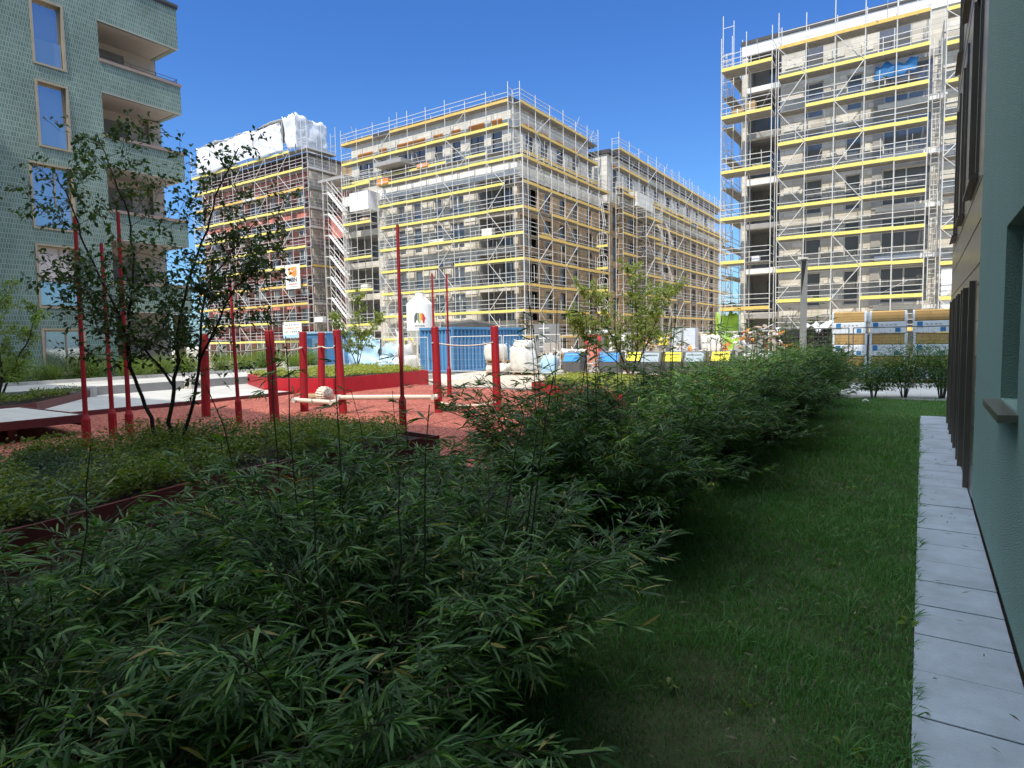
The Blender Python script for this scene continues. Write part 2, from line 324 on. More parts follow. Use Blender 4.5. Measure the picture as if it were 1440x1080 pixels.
mb = MB(); mb.box(.492,.53,-3,16.5,-.04,.0); mb.box(.0,.493,-3,16.5,-.05,.008); structure(mb.build('drain_strip', m_soil))
mb = MB(); mb.prism([(-24,-3),(-18.4,-3),(-18.4,13.75),(-20.2,13.9),(-20.6,24),(-24,24)], -.03, .2); structure(mb.build('terrace_paving', m_pave))
mb = MB(); mb.box(-28,-24.12,-3,24,-.03,.5); structure(mb.build('upper_terrace_paving', m_pave))
mb = MB(); mb.box(-24.12,-24,-3,24,-.03,.508); structure(mb.build('terrace_wall', m_curb))
mb = MB(); mb.box(-28.12,-28,-3,24,.3,.63); structure(mb.build('bed_kerb', m_pave))
mb = MB(); mb.box(-30,-28.12,-3,24,-.03,.55); structure(mb.build('bush_bed_soil', m_soil))
mb = MB(); mb.box(-18.4,-18.36,6.0,13.8,-.02,.215); mb.box(-18.36,-18.30,6.0,13.8,-.02,.205); structure(mb.build('playground_edging', m_reddk))
gridsheet('lawn_end', np.linspace(0,2.6,10), np.linspace(16.42,20.4,12), hlawn, m_lawnsoil)
sheet('hedge_bed_soil', -6.3, -2.2, -3, 7.0, .075, m_soil); sheet('hedge_bed_edge', -4.4, -2.3, 7.0, 20.3, .03, m_soil)
# ------------------------------------------------------------------ building kit
def facade(mb, F, W, z0, z1, holes, reveal=.2, a0=0):
    us = sorted({a0, W} | {h[0] for h in holes} | {h[1] for h in holes}); zs = sorted({z0, z1} | {h[2] for h in holes} | {h[3] for h in holes})
    for i in range(len(us)-1):
        for j in range(len(zs)-1):
            cu, cz = (us[i]+us[i+1])/2, (zs[j]+zs[j+1])/2
            if any(h[0] < cu < h[1] and h[2] < cz < h[3] for h in holes): continue
            mb.quad(F(us[i],0,zs[j]), F(us[i+1],0,zs[j]), F(us[i+1],0,zs[j+1]), F(us[i],0,zs[j+1]))
    for a, b, c, d in holes:
        r = -reveal
        mb.quad(F(a,0,c),F(b,0,c),F(b,r,c),F(a,r,c)); mb.quad(F(a,0,d),F(a,r,d),F(b,r,d),F(b,0,d))
        mb.quad(F(a,0,c),F(a,r,c),F(a,r,d),F(a,0,d)); mb.quad(F(b,0,c),F(b,0,d),F(b,r,d),F(b,r,c))
def window(F, a, b, c, d, parent, dep=.14, fw=.06, fm=None, gm=None, mull=(), rails=(), sill=None, surround=None, name='window'):
    mb = MB(); e = -dep
    mb.fbox(F,a+.002,a+fw,e-.04,e+.03,c+.002,d-.002); mb.fbox(F,b-fw,b-.002,e-.04,e+.03,c+.002,d-.002)
    mb.fbox(F,a+fw,b-fw,e-.04,e+.03,c+.002,c+fw); mb.fbox(F,a+fw,b-fw,e-.04,e+.03,d-fw,d-.002)
    for m in mull: x = a+(b-a)*m; mb.fbox(F,x-fw*.6,x+fw*.6,e-.04,e+.028,c+fw,d-fw)
    for m in rails: z = c+(d-c)*m; mb.fbox(F,a+fw,b-fw,e-.035,e+.02,z-fw*.5,z+fw*.5)
    o = mb.build(name, fm, parent)
    g = MB(); g.fbox(F,a+fw*.5,b-fw*.5,e-.02,e-.005,c+fw*.5,d-fw*.5); g.build('pane', gm, o)
    if sill: s = MB(); s.fbox(F,a-.04,b+.04,-dep,.05,c-.045,c-.003); s.build('sill', sill, o)
    if surround:
        t = MB(); q = .085
        t.fbox(F,a-q,a-.002,-.22,.04,c-q,d+q); t.fbox(F,b+.002,b+q,-.22,.04,c-q,d+q); t.fbox(F,a-.002,b+.002,-.22,.04,d+.002,d+q); t.fbox(F,a-.002,b+.002,-.22,.045,c-q,c-.004)
        t.build('frame', surround, o)
    return o
def part(name, mat, parent, fn, **k):
    mb = MB(); fn(mb); return mb.build(name, mat, parent, **k)
# ------------------------------------------------------------------ green tiled building beyond the playground
gb = thing('tiled_apartment_building', (-37,8,0), 'apartment building clad in teal glazed tiles with bronze framed windows and corner loggias', 'building')
F = frame((-30,-2,0),(0,1,0),(1,0,0))
wins = []
for (c, d) in ((13.33,15.92),(10.07,12.68)):
    for a in (3.0, 7.0, 10.95): wins.append((a+2, a+3.14, c, d, 0))
for (c, d) in ((6.75,9.37),(3.54,6.1)):
    for a in (2.6, 6.3, 10.55): wins.append((a+2, a+3.52, c, d, 1))
for a in (2.6, 6.3, 10.55): wins.append((a+2, a+3.57, .75, 2.66, 1))
part('wall', m_tile, gb, lambda mb: facade(mb, F, 15.4, 0, 17.8, [w_[:4] for w_ in wins], .3))
for i, (a, b, c, d, two) in enumerate(wins):
    blind = (c == 3.54)
    o = window(F, a+.07, b-.07, c+.05, d-.06, gb, .2, .05, m_bronze_lt, m_blind if blind else m_glass, (.6,) if two else (), (), None, m_bronze_lt)
    if c > 3: part('balustrade', m_balus, o, lambda mb: mb.fbox(F,a+.09,b-.09,-.12,-.108,c+.1,c+1.0+.02*(i%3)))
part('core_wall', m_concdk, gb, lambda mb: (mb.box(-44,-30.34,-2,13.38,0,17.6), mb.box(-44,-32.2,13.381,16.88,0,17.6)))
bands = ((15.96,17.8),(12.95,14.22),(9.8,11.03),(6.65,7.8),(3.45,4.66))
for i, (c, d) in enumerate(bands):
    top = i == 0
    p = part('loggia_parapet', m_tile, gb, lambda mb: (mb.fbox(F,15.4,18.9,-.22,0,c,d), mb.fbox(F,18.68,18.9,-2.17,-.222,c,d)))
    part('coping', m_darkmetal if top else m_coping, p, lambda mb: (mb.fbox(F,15.36,18.95,-.26,.05,d,d+.13), mb.fbox(F,18.64,18.95,-2.17,-.262,d,d+.128)))
    part('soffit', m_soffit, p, lambda mb: mb.fbox(F,15.41,18.675,-2.168,-.225,c+.015,c+.26))
    part('drip_edge', m_soffit, p, lambda mb: mb.fbox(F,15.4,18.91,-.02,.012,c-.03,c-.002))
part('roof', m_roofdk, gb, lambda mb: mb.box(-44.05,-29.94,-2.05,16.97,17.9,18.02))
part('coping', m_darkmetal, gb, lambda mb: mb.fbox(F,0,15.36,-.26,.05,17.8,17.89))
FB = frame((-32.17,-2,0),(0,1,0),(1,0,0))
hol = [(16.35,17.45,z+.9,z+2.5) for z in (13.2,10.05,6.9,3.7)]
part('loggia_wall', m_soffit, gb, lambda mb: facade(mb, FB, 18.88, 0, 17.6, hol, .15, a0=15.4))
for h in hol: window(FB, *h, gb, .08, .09, m_darkmetal, m_glassdk, (), (.55,))
part('side_wall', m_tile, gb, lambda mb: mb.box(-32.16,-30.001,13.36,13.4,0,17.79))
for z in (9.8,6.65): part('pilaster', m_soffit, gb, lambda mb: mb.box(-32.16,-31.9,16.3,16.86,z+.3,z+3.1))
part('end_wall', m_tile, gb, lambda mb: mb.box(-44,-32.18,16.88,16.92,0,17.8))
part('loggia_rail', m_darkmetal, gb, lambda mb: ([mb.tube((-30.05,13.5,z),(-30.05,16.8,z),.014) for z in (14.42,14.55)], [mb.tube((-30.05,y,14.3),(-30.05,y,14.56),.014) for y in (13.6,14.7,15.8,16.75)], [mb.tube((-30.05,16.8,z),(-32.1,16.8,z),.014) for z in (14.42,14.55)]))
part('ground_loggia_wall', m_bronze_lt, gb, lambda mb: mb.box(-32.14,-31.2,14.2,14.3,.6,3.4)); part('ground_loggia_wall', m_bronze_lt, gb, lambda mb: mb.box(-31.2,-30.3,16.55,16.65,.6,3.4))
# ------------------------------------------------------------------ plaster building the viewer stands beside (its other wing shades the court)
ob = thing('plaster_apartment_building', (7,6,0), 'apartment building with teal plaster wall and bronze metal cladding beside the slab path', 'building')
F = frame((.5,-6,0),(0,1,0),(-1,0,0))
win = (10.9,11.88,1.39,2.66)
part('wall', m_teal, ob, lambda mb: facade(mb, F, 14.45, .06, 19.2, [win], .22, a0=3.6))
window(F, *win, ob, .2, .06, m_darkmetal, m_glassdk)
def sillf(mb): mb.hexa([F(10.82,-.2,1.355),F(11.96,-.2,1.355),F(11.96,.10,1.325),F(10.82,.10,1.325),F(10.82,-.2,1.385),F(11.96,-.2,1.385),F(11.96,.10,1.375),F(10.82,.10,1.375)])
part('sill', m_bronze, ob, sillf)
part('base_trim', m_darkmetal, ob, lambda mb: mb.fbox(F,3.6,14.45,-.05,-.012,-.03,.06))
cl = []
for a, b in ((15.15,16.5),(17.1,18.1),(18.75,19.7),(20.35,21.3)):
    cl.append((a,b,.02,2.48)); 
for a, b in ((15.3,16.7),(18.2,19.2),(20.6,21.7)):
    cl += [(a,b,3.75,6.3),(a,b,7.1,9.6),(a,b,10.4,12.9),(a,b,13.7,16.2)]
part('metal_cladding', m_bronze, ob, lambda mb: facade(mb, F, 22.5, 0, 19.2, cl, .16, a0=14.45))
for k, (a, b, c, d) in enumerate(cl):
    o = window(F, a, b, c, d, ob, .13, .05, m_fin, m_glassdk, (), (.33,.66) if c < 1 else ())
    for x0 in (a-.07,b+.003): part('fin', m_fin, o, lambda mb: mb.fbox(F,x0,x0+.067,-.02,.055 if c < 1 else .028,c,d))
    if c > 1: part('sill', m_fin, o, lambda mb: mb.hexa([F(a-.06,-.02,c-.05),F(b+.06,-.02,c-.05),F(b+.06,.085,c-.085),F(a-.06,.085,c-.085),F(a-.06,-.02,c-.005),F(b+.06,-.02,c-.005),F(b+.06,.085,c-.05),F(a-.06,.085,c-.05)]))
part('panel_joint', m_darkmetal, ob, lambda mb: ([mb.fbox(F,14.46,22.49,.001,.006,z,z+.012) for z in (2.62,3.1,3.55,6.6,6.95,9.9)], [mb.fbox(F,16.72,17.0,.001,.006,z,z+.01) for z in (.5,1.0,1.5,2.0)], [mb.fbox(F,14.5,15.05,.001,.006,z,z+.01) for z in (.4,.8,1.2,1.6,2.0,2.4)]))
part('core_wall', m_concdk, ob, lambda mb: mb.box(.74,14,-16,16.5,0,19.1))
part('end_wall', m_teal, ob, lambda mb: mb.box(.52,14,16.502,16.6,0,19.2))
part('roof', m_roofdk, ob, lambda mb: mb.box(.45,14.05,-16,16.65,19.21,19.3))
part('rear_wing', m_teal, ob, lambda mb: mb.box(-24.6,.499,-16,-8,0,27.5))
part('tall_wing', m_teal, ob, lambda mb: mb.box(-62,-24.61,-18,-8,0,36.8))
# ------------------------------------------------------------------ blocks under construction
def ctower(name, loc, label):
    return thing(name, loc, label, 'building')
def constr_facade(parent, F, W, z0, z1, holes, wallmat, gm, box=None, reveal=.25, a0=0, fm=None, nopane=(), boxh=.32):
    part('wall', wallmat, parent, lambda mb: facade(mb, F, W, z0, z1, holes, reveal, a0))
    for i, h in enumerate(holes):
        if i in nopane: continue
        o = window(F, *h, parent, reveal-.06, .07, fm or m_white, gm, (.5,) if h[1]-h[0] > 1.3 else ())
        if box: part('shutter_box', box, o, lambda mb: mb.fbox(F,h[0]-.06,h[1]+.06,-reveal+.1,.05,h[3]-boxh,h[3]+.02))
ZF = [.3,3.3,6.3,9.3,12.3]
cb = thing('unfinished_corner_block', (-36,50,0), 'unfinished corner block with pale boards on one face and tan boards on the other', 'building')
# face towards the viewer (runs along X)
F = frame((-47,41.85,0),(1,0,0),(0,-1,0)); W = 20.05
hol = []
for z in ZF:
    for a in (7.1,9.0,11.4,13.2): hol.append((a,a+(.95 if a != 13.2 else 1.5),z+.35,z+2.55))
    hol.append((16.2,W-.32,z+.1,z+2.5))                # corner loggia
    hol.append((.5,4.6,z+.1,z+2.55))                   # loggia column beside the stair tower
deep = [i for i, h in enumerate(hol) if h[1]-h[0] > 2]
constr_facade(cb, F, W, 0, 15.35, hol, m_block, m_glassdk, None, .25, 0, m_white, deep)
for i in deep:
    h = hol[i]
    def rec(mb):
        mb.quad(F(h[0],-2,h[2]),F(h[1],-2,h[2]),F(h[1],-2,h[3]),F(h[0],-2,h[3])); mb.quad(F(h[0],-.25,h[3]),F(h[0],-2,h[3]),F(h[1],-2,h[3]),F(h[1],-.25,h[3]))
        mb.quad(F(h[0],-.25,h[2]),F(h[1],-.25,h[2]),F(h[1],-2,h[2]),F(h[0],-2,h[2])); mb.quad(F(h[0],-.25,h[2]),F(h[0],-2,h[2]),F(h[0],-2,h[3]),F(h[0],-.25,h[3])); mb.quad(F(h[1],-.25,h[2]),F(h[1],-2,h[2]),F(h[1],-2,h[3]),F(h[1],-.25,h[3]))
    r = part('loggia', m_conc, cb, rec)
    a = h[0]+(h[1]-h[0])*.3
    FR = frame(F(0,-1.99,0),(1,0,0),(0,-1,0)); mb = MB(); mb.fbox(FR,a,a+1.4,0,.05,h[2]+.05,h[3]-.25); mb.build('door', m_glassdk, r)
part('white_fascia', m_white, cb, lambda mb: (mb.fbox(F,0,W+.04,-.1,.06,14.85,15.75), mb.fbox(F,4.9,W+.05,.061,.075,12.0,12.35)))
for z in (1.2,2.7,4.2,5.7,7.2,8.7,10.2,11.7,13.2):
    for a, b in ((5.0,7.0),(8.15,8.9),(10.05,11.3),(12.45,13.1),(14.8,16.1)):
        if random.random() < .8: part('insulation_strip', m_insul_w, cb, lambda mb: mb.fbox(F,a,b,.001,.05,z,z+.5))
# top storey set back
F2 = frame((-47,43.2,0),(1,0,0),(0,-1,0)); W2 = 18.7
hol2 = [(a,a+b,17.0,19.95) for a, b in ((1.0,2.0),(3.9,.8),(6.2,1.6),(7.9,1.6),(10.6,.9),(12.6,.9),(14.5,1.5),(16.8,1.0))]
constr_facade(cb, F2, W2, 15.4, 20.9, hol2, m_insul_w, m_glassdk, m_orange, .22, 0, m_darkmetal, (), .5)
part('roof', m_roofdk, cb, lambda mb: (mb.box(-47.2,-28.0,42.9,58,20.9,21.35)))
part('terrace_slab', m_conc, cb, lambda mb: mb.box(-47,-26.98,41.86,57,15.36,15.42))
for bx in ((-41.5,-38.2,40.75,43.1,17.5,17.85),(-49.3,-45.6,40.9,43.1,17.3,17.55)): part('balcony_slab', m_conc, cb, lambda mb: mb.box(*bx))
part('balcony_box', m_white, cb, lambda mb: mb.box(-44.3,-41.9,40.3,41.84,13.85,15.5))
# face running away along Y
F3 = frame((-26.95,41.85,0),(0,1,0),(1,0,0)); W3 = 15.2
hol3 = [(a,a+1.1,z+.25,z+2.6) for z in ZF for a in (4.3,6.9,9.4,12.2)]
hole_corner = [(.35,3.2,z+.1,z+2.5) for z in ZF]
constr_facade(cb, F3, W3, 0, 15.35, hol3+hole_corner, m_insul_t, m_glassdk, None, .25, 0, m_darkmetal, range(len(hol3), len(hol3)+5))
part('white_fascia', m_insul_w, cb, lambda mb: mb.fbox(F3,0,W3,-.1,.05,14.75,15.7))
F4 = frame((-28.28,43.2,0),(0,1,0),(1,0,0))
constr_facade(cb, F4, 14, 15.4, 20.9, [(a,a+1.2,17.0,19.95) for a in (2.2,4.7,7.6,10.6)], m_insul_w, m_glassdk, m_orange, .22, 0, m_darkmetal, (), .5)
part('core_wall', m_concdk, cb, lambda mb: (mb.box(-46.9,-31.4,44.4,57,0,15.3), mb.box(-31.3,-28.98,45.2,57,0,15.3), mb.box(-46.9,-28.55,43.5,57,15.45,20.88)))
for z in ZF: part('column', m_conc, cb, lambda mb: mb.box(-27.4,-26.97,41.87,42.25,z+.08,z+2.52))
# long rear block further down the same side
rb = thing('unfinished_long_block', (-34,76,0), 'long unfinished block behind the corner block with white balcony parapets', 'building')
F5 = frame((-26.2,57.1,0),(0,1,0),(1,0,0)); W5 = 40
hol5 = [(a,a+1.5,z+.25,z+2.6) for z in ZF for a in (1.2,5.5,9,12.5,16,19.5,23,27,31,35.5)]
constr_facade(rb, F5, W5, 0, 15.3, hol5, m_insul_t, m_glassdk, None, .25, 0, m_darkmetal)
part('white_parapet', m_insul_w, rb, lambda mb: (mb.fbox(F5,3,W5,-.15,.9,15.1,16.4), mb.fbox(F5,3,7.5,.9,1.9,15.1,16.5)))
F6 = frame((-26.6,58.0,0),(0,1,0),(1,0,0))
constr_facade(rb, F6, 38.5, 15.31, 20.1, [(a,a+1.3,16.6,19.3) for a in range(1,37,4)], m_insul_w, m_glassdk, m_orange, .22, 0, m_darkmetal)
part('end_wall', m_insul_w, rb, lambda mb: mb.box(-29.5,-26.61,57.95,57.999,15.32,20.1))
part('roof', m_roofdk, rb, lambda mb: mb.box(-42,-26.3,57.8,97,20.12,20.5))
part('core_wall', m_concdk, rb, lambda mb: mb.box(-42,-27.1,58.2,97,0,20.1))
# red-brown block with the wrapped roof
rd = thing('unfinished_red_block', (-60,48,0), 'unfinished block with a red brown membrane wall and salmon shutter boxes', 'building')
F7 = frame((-71,41.85,0),(1,0,0),(0,-1,0)); W7 = 19.3
hol7 = [(a,a+b,z+.3,z+2.5) for z in (.3,3.35,6.4,9.45,12.5,15.55) for a, b in ((1.2,2.2),(4.6,1.1),(6.9,1.1),(9.2,2.2),(12.6,1.1),(15.0,1.1),(17.2,1.4))]
constr_facade(rd, F7, W7, 0, 20.6, hol7, m_redwall, m_glassdk, m_salmon, .22, 0, m_white, (), .42)
part('red_panel', m_salmon, rd, lambda mb: mb.box(-51.6,-47.6,43.4,43.5,12.4,14.6)); part('red_panel', m_salmon, rd, lambda mb: mb.fbox(F7,14.5,19.2,.001,.04,11.9,12.5))
part('side_wall', m_block, rd, lambda mb: mb.box(-51.69,-51.6,41.87,47,0,20.6))
part('link_wall', m_redwall, rd, lambda mb: mb.box(-51.6,-47.0,44.5,44.6,0,17.2)); part('link_wall', m_insul_t, rd, lambda mb: mb.box(-51.59,-47.25,46,46.1,17.2,20.9))
part('core_wall', m_concdk, rd, lambda mb: mb.box(-71,-51.7,42.2,56,0,20.55))
for x, z in ((-62,17.1),(-62,11.0),(-69.8,14.1),(-69.8,8.0)): part('balcony_slab', m_white, rd, lambda mb: mb.box(x,x+3.2,40.9,41.84,z,z+.28))
part('roof', m_roofdk, rd, lambda mb: mb.box(-71.3,-51.4,41.5,56,20.6,20.8))
# block behind the insulation stacks
yb = thing('unfinished_pale_block', (2,54,0), 'unfinished pale block with stacked loggias at its corner and wide glazed openings', 'building')
F8 = frame((-11,46.7,0),(1,0,0),(0,-1,0)); W8 = 26
ZB = [.4,3.55,6.7,9.75,12.95,16.1,19.2]
hol8 = []
for k, z in enumerate(ZB):
    hol8.append((.35,2.5,z-.1,z+2.6))
    if k < 6:
        for a, b in ((4.0,1.15),(6.5,.9),(8.6,2.6),(13.6,1.0),(16.5,2.6),(21,1.2)): hol8.append((a,a+b,z+.2,z+2.45))
    else:
        for a, b in ((4.0,1.15),(8.2,1.8),(13.6,1.0)): hol8.append((a,a+b,z+.2,z+2.0))
deep = [i for i, h in enumerate(hol8) if h[0] == .35]
constr_facade(yb, F8, W8, 0, 22.0, hol8, m_block, m_glassdk, None, .25, 0, m_steel, deep)
for i in deep:
    h = hol8[i]
    def rec(mb):
        mb.quad(F8(h[0],-2.2,h[2]),F8(h[1],-2.2,h[2]),F8(h[1],-2.2,h[3]),F8(h[0],-2.2,h[3])); mb.quad(F8(h[0],-.25,h[3]),F8(h[0],-2.2,h[3]),F8(h[1],-2.2,h[3]),F8(h[1],-.25,h[3]))
        mb.quad(F8(h[0],-.25,h[2]),F8(h[1],-.25,h[2]),F8(h[1],-2.2,h[2]),F8(h[0],-2.2,h[2])); mb.quad(F8(h[0],-.25,h[2]),F8(h[0],-2.2,h[2]),F8(h[0],-2.2,h[3]),F8(h[0],-.25,h[3])); mb.quad(F8(h[1],-.25,h[2]),F8(h[1],-2.2,h[2]),F8(h[1],-2.2,h[3]),F8(h[1],-.25,h[3]))
    r = part('loggia', m_conc, yb, rec)
    part('slab_edge', m_white if i % 2 else m_conc, r, lambda mb: mb.fbox(F8,h[0]-.02,h[1]+.02,.002,.05,h[3]+.05,h[3]+.4))
    FR = frame(F8(0,-2.19,0),(1,0,0),(0,-1,0)); mb = MB(); mb.fbox(FR,h[0]+1.0,h[0]+2.0,0,.05,h[2]+.1,h[3]-.35); mb.build('door', m_glassdk, r)
for z in [q*1.05+.9 for q in range(20)]:
    for a, b in ((2.65,3.9),(5.25,6.4),(7.5,8.0),(11.6,13.4)):
        if random.random() < .75:
            a_, b_, h_ = a+random.uniform(0,.15), b-random.uniform(0,.15), random.choice((.25,.5,.5))
            part('insulation_strip', m_insul_w, yb, lambda mb: mb.fbox(F8,a_,b_,.001,.055,z,z+h_))
part('white_fascia', m_white, yb, lambda mb: mb.fbox(F8,-.05,W8,-.1,.08,21.3,22.05))
for z in ZB[:6]: part('window_surround', m_conc, yb, lambda mb: (mb.fbox(F8,8.05,8.58,.001,.07,z,z+2.88), mb.fbox(F8,8.58,11.5,.001,.07,z+2.47,z+2.88)))
part('roof', m_roofdk, yb, lambda mb: mb.box(-11.1,15,46.55,60,22.06,22.3))
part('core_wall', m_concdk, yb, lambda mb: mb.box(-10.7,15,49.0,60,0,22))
part('side_wall', m_block, yb, lambda mb: mb.box(-11.0,-10.72,47.0,60,0,22))
for z in ZB[1:6]: part('balcony_slab', m_white, yb, lambda mb: mb.box(-2.7,.9,46.25,46.69,z-.25,z+.02))
# ------------------------------------------------------------------ scaffolds
def scaffold(label, O, u, n, L, zs, z0=0, top=1.3, width=.73, bay=2.57, braces=(1,), toe=None, group='facade scaffolds', rail_skip=(), ends=True, thin=.031, seed=1, two_rails=True):
    rnd = random.Random(seed); F = frame(O, u, n); nb = max(1, round(L/bay)); b = L/nb
    root = thing('facade_scaffold', O, label, 'scaffold', group); toe = toe or m_yellow
    zt = zs[-1]+top
    for i in range(nb+1):
        mb = MB(); a = i*b; e = rnd.uniform(-.35,.3) if 0 < i < nb else .25
        mb.tube(F(a,0,z0), F(a,0,zt+e-.5), thin, n=5); mb.tube(F(a,width,z0), F(a,width,zt+e), thin, n=5)
        for z in zs:
            mb.tube(F(a,0,z-.04), F(a,width,z-.04), .022, n=4, caps=False)
            if i in (0, nb) and ends:
                for q in (.5,1.0): mb.tube(F(a,0,z+q), F(a,width,z+q), .02, n=4, caps=False)
        if i in (0, nb): mb.tube(F(a,0,zt-.6), F(a,width,zt-.6), .022, n=4, caps=False)
        mb.build('standard_frame', m_steel, root)
    for k, z in enumerate(zs):
        d = MB(); runs = [MB()]
        for i in range(nb):
            h = rnd.uniform(-.012,.012)
            for q in range(2): d.fbox(F, i*b+.02, (i+1)*b-.02, .03+q*(width-.06)/2+.008, .03+(q+1)*(width-.06)/2-.008, z-.05+h, z+.01+h)
            if rnd.random() < .95:
                g0 = rnd.uniform(-.02,.02); runs[-1].fbox(F, i*b+.01, (i+1)*b-.01, width+.0, width+.035, z-.055+g0, z+.155+g0+rnd.uniform(-.01,.015))
            else: runs.append(MB())
        d.build('deck', m_deck, root); tm = toe if rnd.random() < .93 else m_yellow_o
        for t in runs:
            if t.v: t.build('toe_board', tm, root)
        for q in ((.33,.67,1.0) if two_rails else (1.0,)):
            runs = [MB()]
            for i in range(nb):
                if rnd.random() < .94: runs[-1].tube(F(i*b,width-.03,z+q+rnd.uniform(-.02,.02)), F((i+1)*b,width-.03,z+q+rnd.uniform(-.02,.02)), .026, n=4, caps=False)
                else: runs.append(MB())
            for r in runs:
                if r.v: r.build('guard_rail', m_steel, root)
    n_p = 0
    for k, z in enumerate(zs):                           # odd tubes: half bay posts and ties clamped on where the crew needed them
        for i in range(nb):
            if rnd.random() < .3 and n_p < 90:
                x = i*b+b*rnd.uniform(.3,.7); lean = rnd.uniform(-.05,.05); n_p += 1
                part('guard_post', m_steel, root, lambda mb: mb.tube(F(x,width*rnd.choice((0,1)),z-.1), F(x+lean,width,z+rnd.uniform(1.0,1.75)), .022, n=4))
            elif rnd.random() < .16 and n_p < 90:
                x = i*b+b*rnd.uniform(.1,.9); n_p += 1; x2 = x+rnd.uniform(.4,1.6)
                part('tie_tube', m_steel, root, lambda mb: mb.tube(F(x,-.25,z+.3), F(min(x2,L),width+.15,z+rnd.uniform(.2,1.3)), .022, n=4))
    for z in zs: part('ledger', m_steel, root, lambda mb: mb.tube(F(0,.02,z-.07), F(L,.02,z-.07), .024, n=4))
    for j in braces:
        lo = z0+.1
        for k, z in enumerate(zs):
            a, c = (j*b, (j+1)*b) if k % 2 == 0 else ((j+1)*b, j*b)
            mb = MB(); mb.tube(F(a,width+.045,lo), F(c,width+.045,z), .028, n=4, caps=False); mb.build('brace', m_steel, root); lo = z
    return root
lv = [2.0,4.05,6.07,8.04,10.0,11.98,13.9,15.8]
X1, Y1 = (1,0,0), (0,1,0)
scaffold('scaffold with yellow toe boards on the pale face of the corner block', (-41.1,41.5,0), X1, (0,-1,0), 15.4, lv, braces=(0,4,7), seed=3, bay=1.72)
scaffold('scaffold round the loggia column between stair tower and corner block', (-45.0,40.95,0), X1, (0,-1,0), 3.6, [3.4,6.55,9.5,12.6,16.0], width=.9, bay=1.8, braces=(), seed=4)
scaffold('scaffold on the set back top storey of the corner block, pale face', (-47,42.65,0), X1, (0,-1,0), 19.3, [16.9,18.8,20.65], z0=15.45, braces=(2,6), seed=5, top=1.2, bay=2.1)
scaffold('scaffold in shade along the tan face of the corner block', (-26.45,40.75,0), Y1, X1, 15.7, lv, braces=(1,3), toe=m_yellow_o, seed=6, bay=2.2)
scaffold('scaffold on the set back top storey above the tan face', (-27.75,42.6,0), Y1, X1, 14.2, [16.9,18.8,20.65], z0=15.45, braces=(1,4), toe=m_yellow_o, seed=7, bay=2.2)
scaffold('long scaffold on the receding rear block with white parapets', (-25.25,57,0), Y1, X1, 39.5, lv, braces=(2,6,10), toe=m_yellow_o, seed=8)
scaffold('scaffold with two rails along the roof of the rear block', (-25.9,57.6,0), Y1, X1, 38.5, [16.6,18.5,20.3], z0=15.4, braces=(3,8), toe=m_yellow_o, seed=9)
scaffold('bay scaffold in front of the white balcony of the rear block', (-24.4,60.2,0), Y1, X1, 4.6, [2.0,4.05,6.07,8.04,10.0,11.98,13.9], braces=(0,), toe=m_yellow_o, seed=10, bay=2.3, width=1.0)
scaffold('scaffold on the red brown block under the white sheeting', (-70.8,41.4,0), X1, (0,-1,0), 19.6, [2.0,3.9,5.75,7.6,9.5,11.4,13.3,15.2,17.1,19.0,20.9], braces=(1,4,6,8), top=2.6, seed=11, bay=2.0)
scaffold('short scaffold on the side of the red brown block', (-51.2,40.7,0), Y1, X1, 3.6, [2.0,3.9,5.75,7.6,9.5,11.4,13.3,15.2,17.1,19.0,20.9], braces=(), top=2.6, seed=12, bay=1.8, toe=m_steel)
lb = [2.0,4.05,6.1,8.2,10.25,12.35,14.4,16.55,18.7,20.6]
scaffold('scaffold with bright yellow boards across the pale block', (-8.35,46.1,0), X1, (0,-1,0), 8.3, lb, braces=(0,2), seed=13, bay=1.66, top=2.0, width=1.05)
scaffold('offset scaffold on the pale block beyond the ladder bay', (.75,46.1,0), X1, (0,-1,0), 8, [z-.25 for z in lb], braces=(0,), seed=14, bay=2.0, width=1.05)
scaffold('deep scaffold round the stacked corner loggias of the pale block', (-11.9,45.9,0), X1, (0,-1,0), 3.25, [3.65,6.85,9.85,13.0,16.7,19.85], width=1.35, bay=1.63, braces=(), seed=15, top=1.9)
scaffold('scaffold along the narrow flank of the pale block', (-11.5,46.2,0), Y1, (-1,0,0), 12.5, lb, braces=(0,2,4), seed=16, bay=2.5, top=3.4, toe=m_yellow_o)
# stair tower between the two blocks
st = thing('stair_tower', (-46,40.9,0), 'zigzag scaffold stair tower of aluminium flights beside the red brown block', 'stair tower')
for k in range(8):
    z = .2+k*1.98
    a, c = ((-47.3,40.6,z+1.98),(-45.3,40.6,z))
    mb = MB()
    for y in (40.35,40.85): mb.beam((a[0],y,a[2]),(c[0],y,c[2]),.06,.2)
    for q in range(9): t = (q+.5)/9; mb.box(a[0]+(c[0]-a[0])*t-.1,a[0]+(c[0]-a[0])*t+.1,40.36,40.84,a[2]+(c[2]-a[2])*t-.02,a[2]+(c[2]-a[2])*t+.02)
    f = mb.build('stair_flight', m_white, st)
    mb = MB()
    for y in (40.33,40.87): mb.tube((a[0],y,a[2]+1),(c[0],y,c[2]+1),.03,n=5); mb.tube((a[0],y,a[2]+.55),(c[0],y,c[2]+.55),.022,n=5)
    mb.build('handrail', m_steel, f)
    mb = MB(); mb.box(-48,-47.3,40.3,40.9,z+1.92,z+1.99); mb.box(-45.3,-44.9,40.3,40.9,z-.06,z+.01); mb.build('landing', m_steel, st)
for x in (-48,-47.3,-45.3,-44.95):
    for y in (40.3,40.9): part('standard', m_steel, st, lambda mb: mb.tube((x,y,0),(x,y,17.2),.028,n=5))
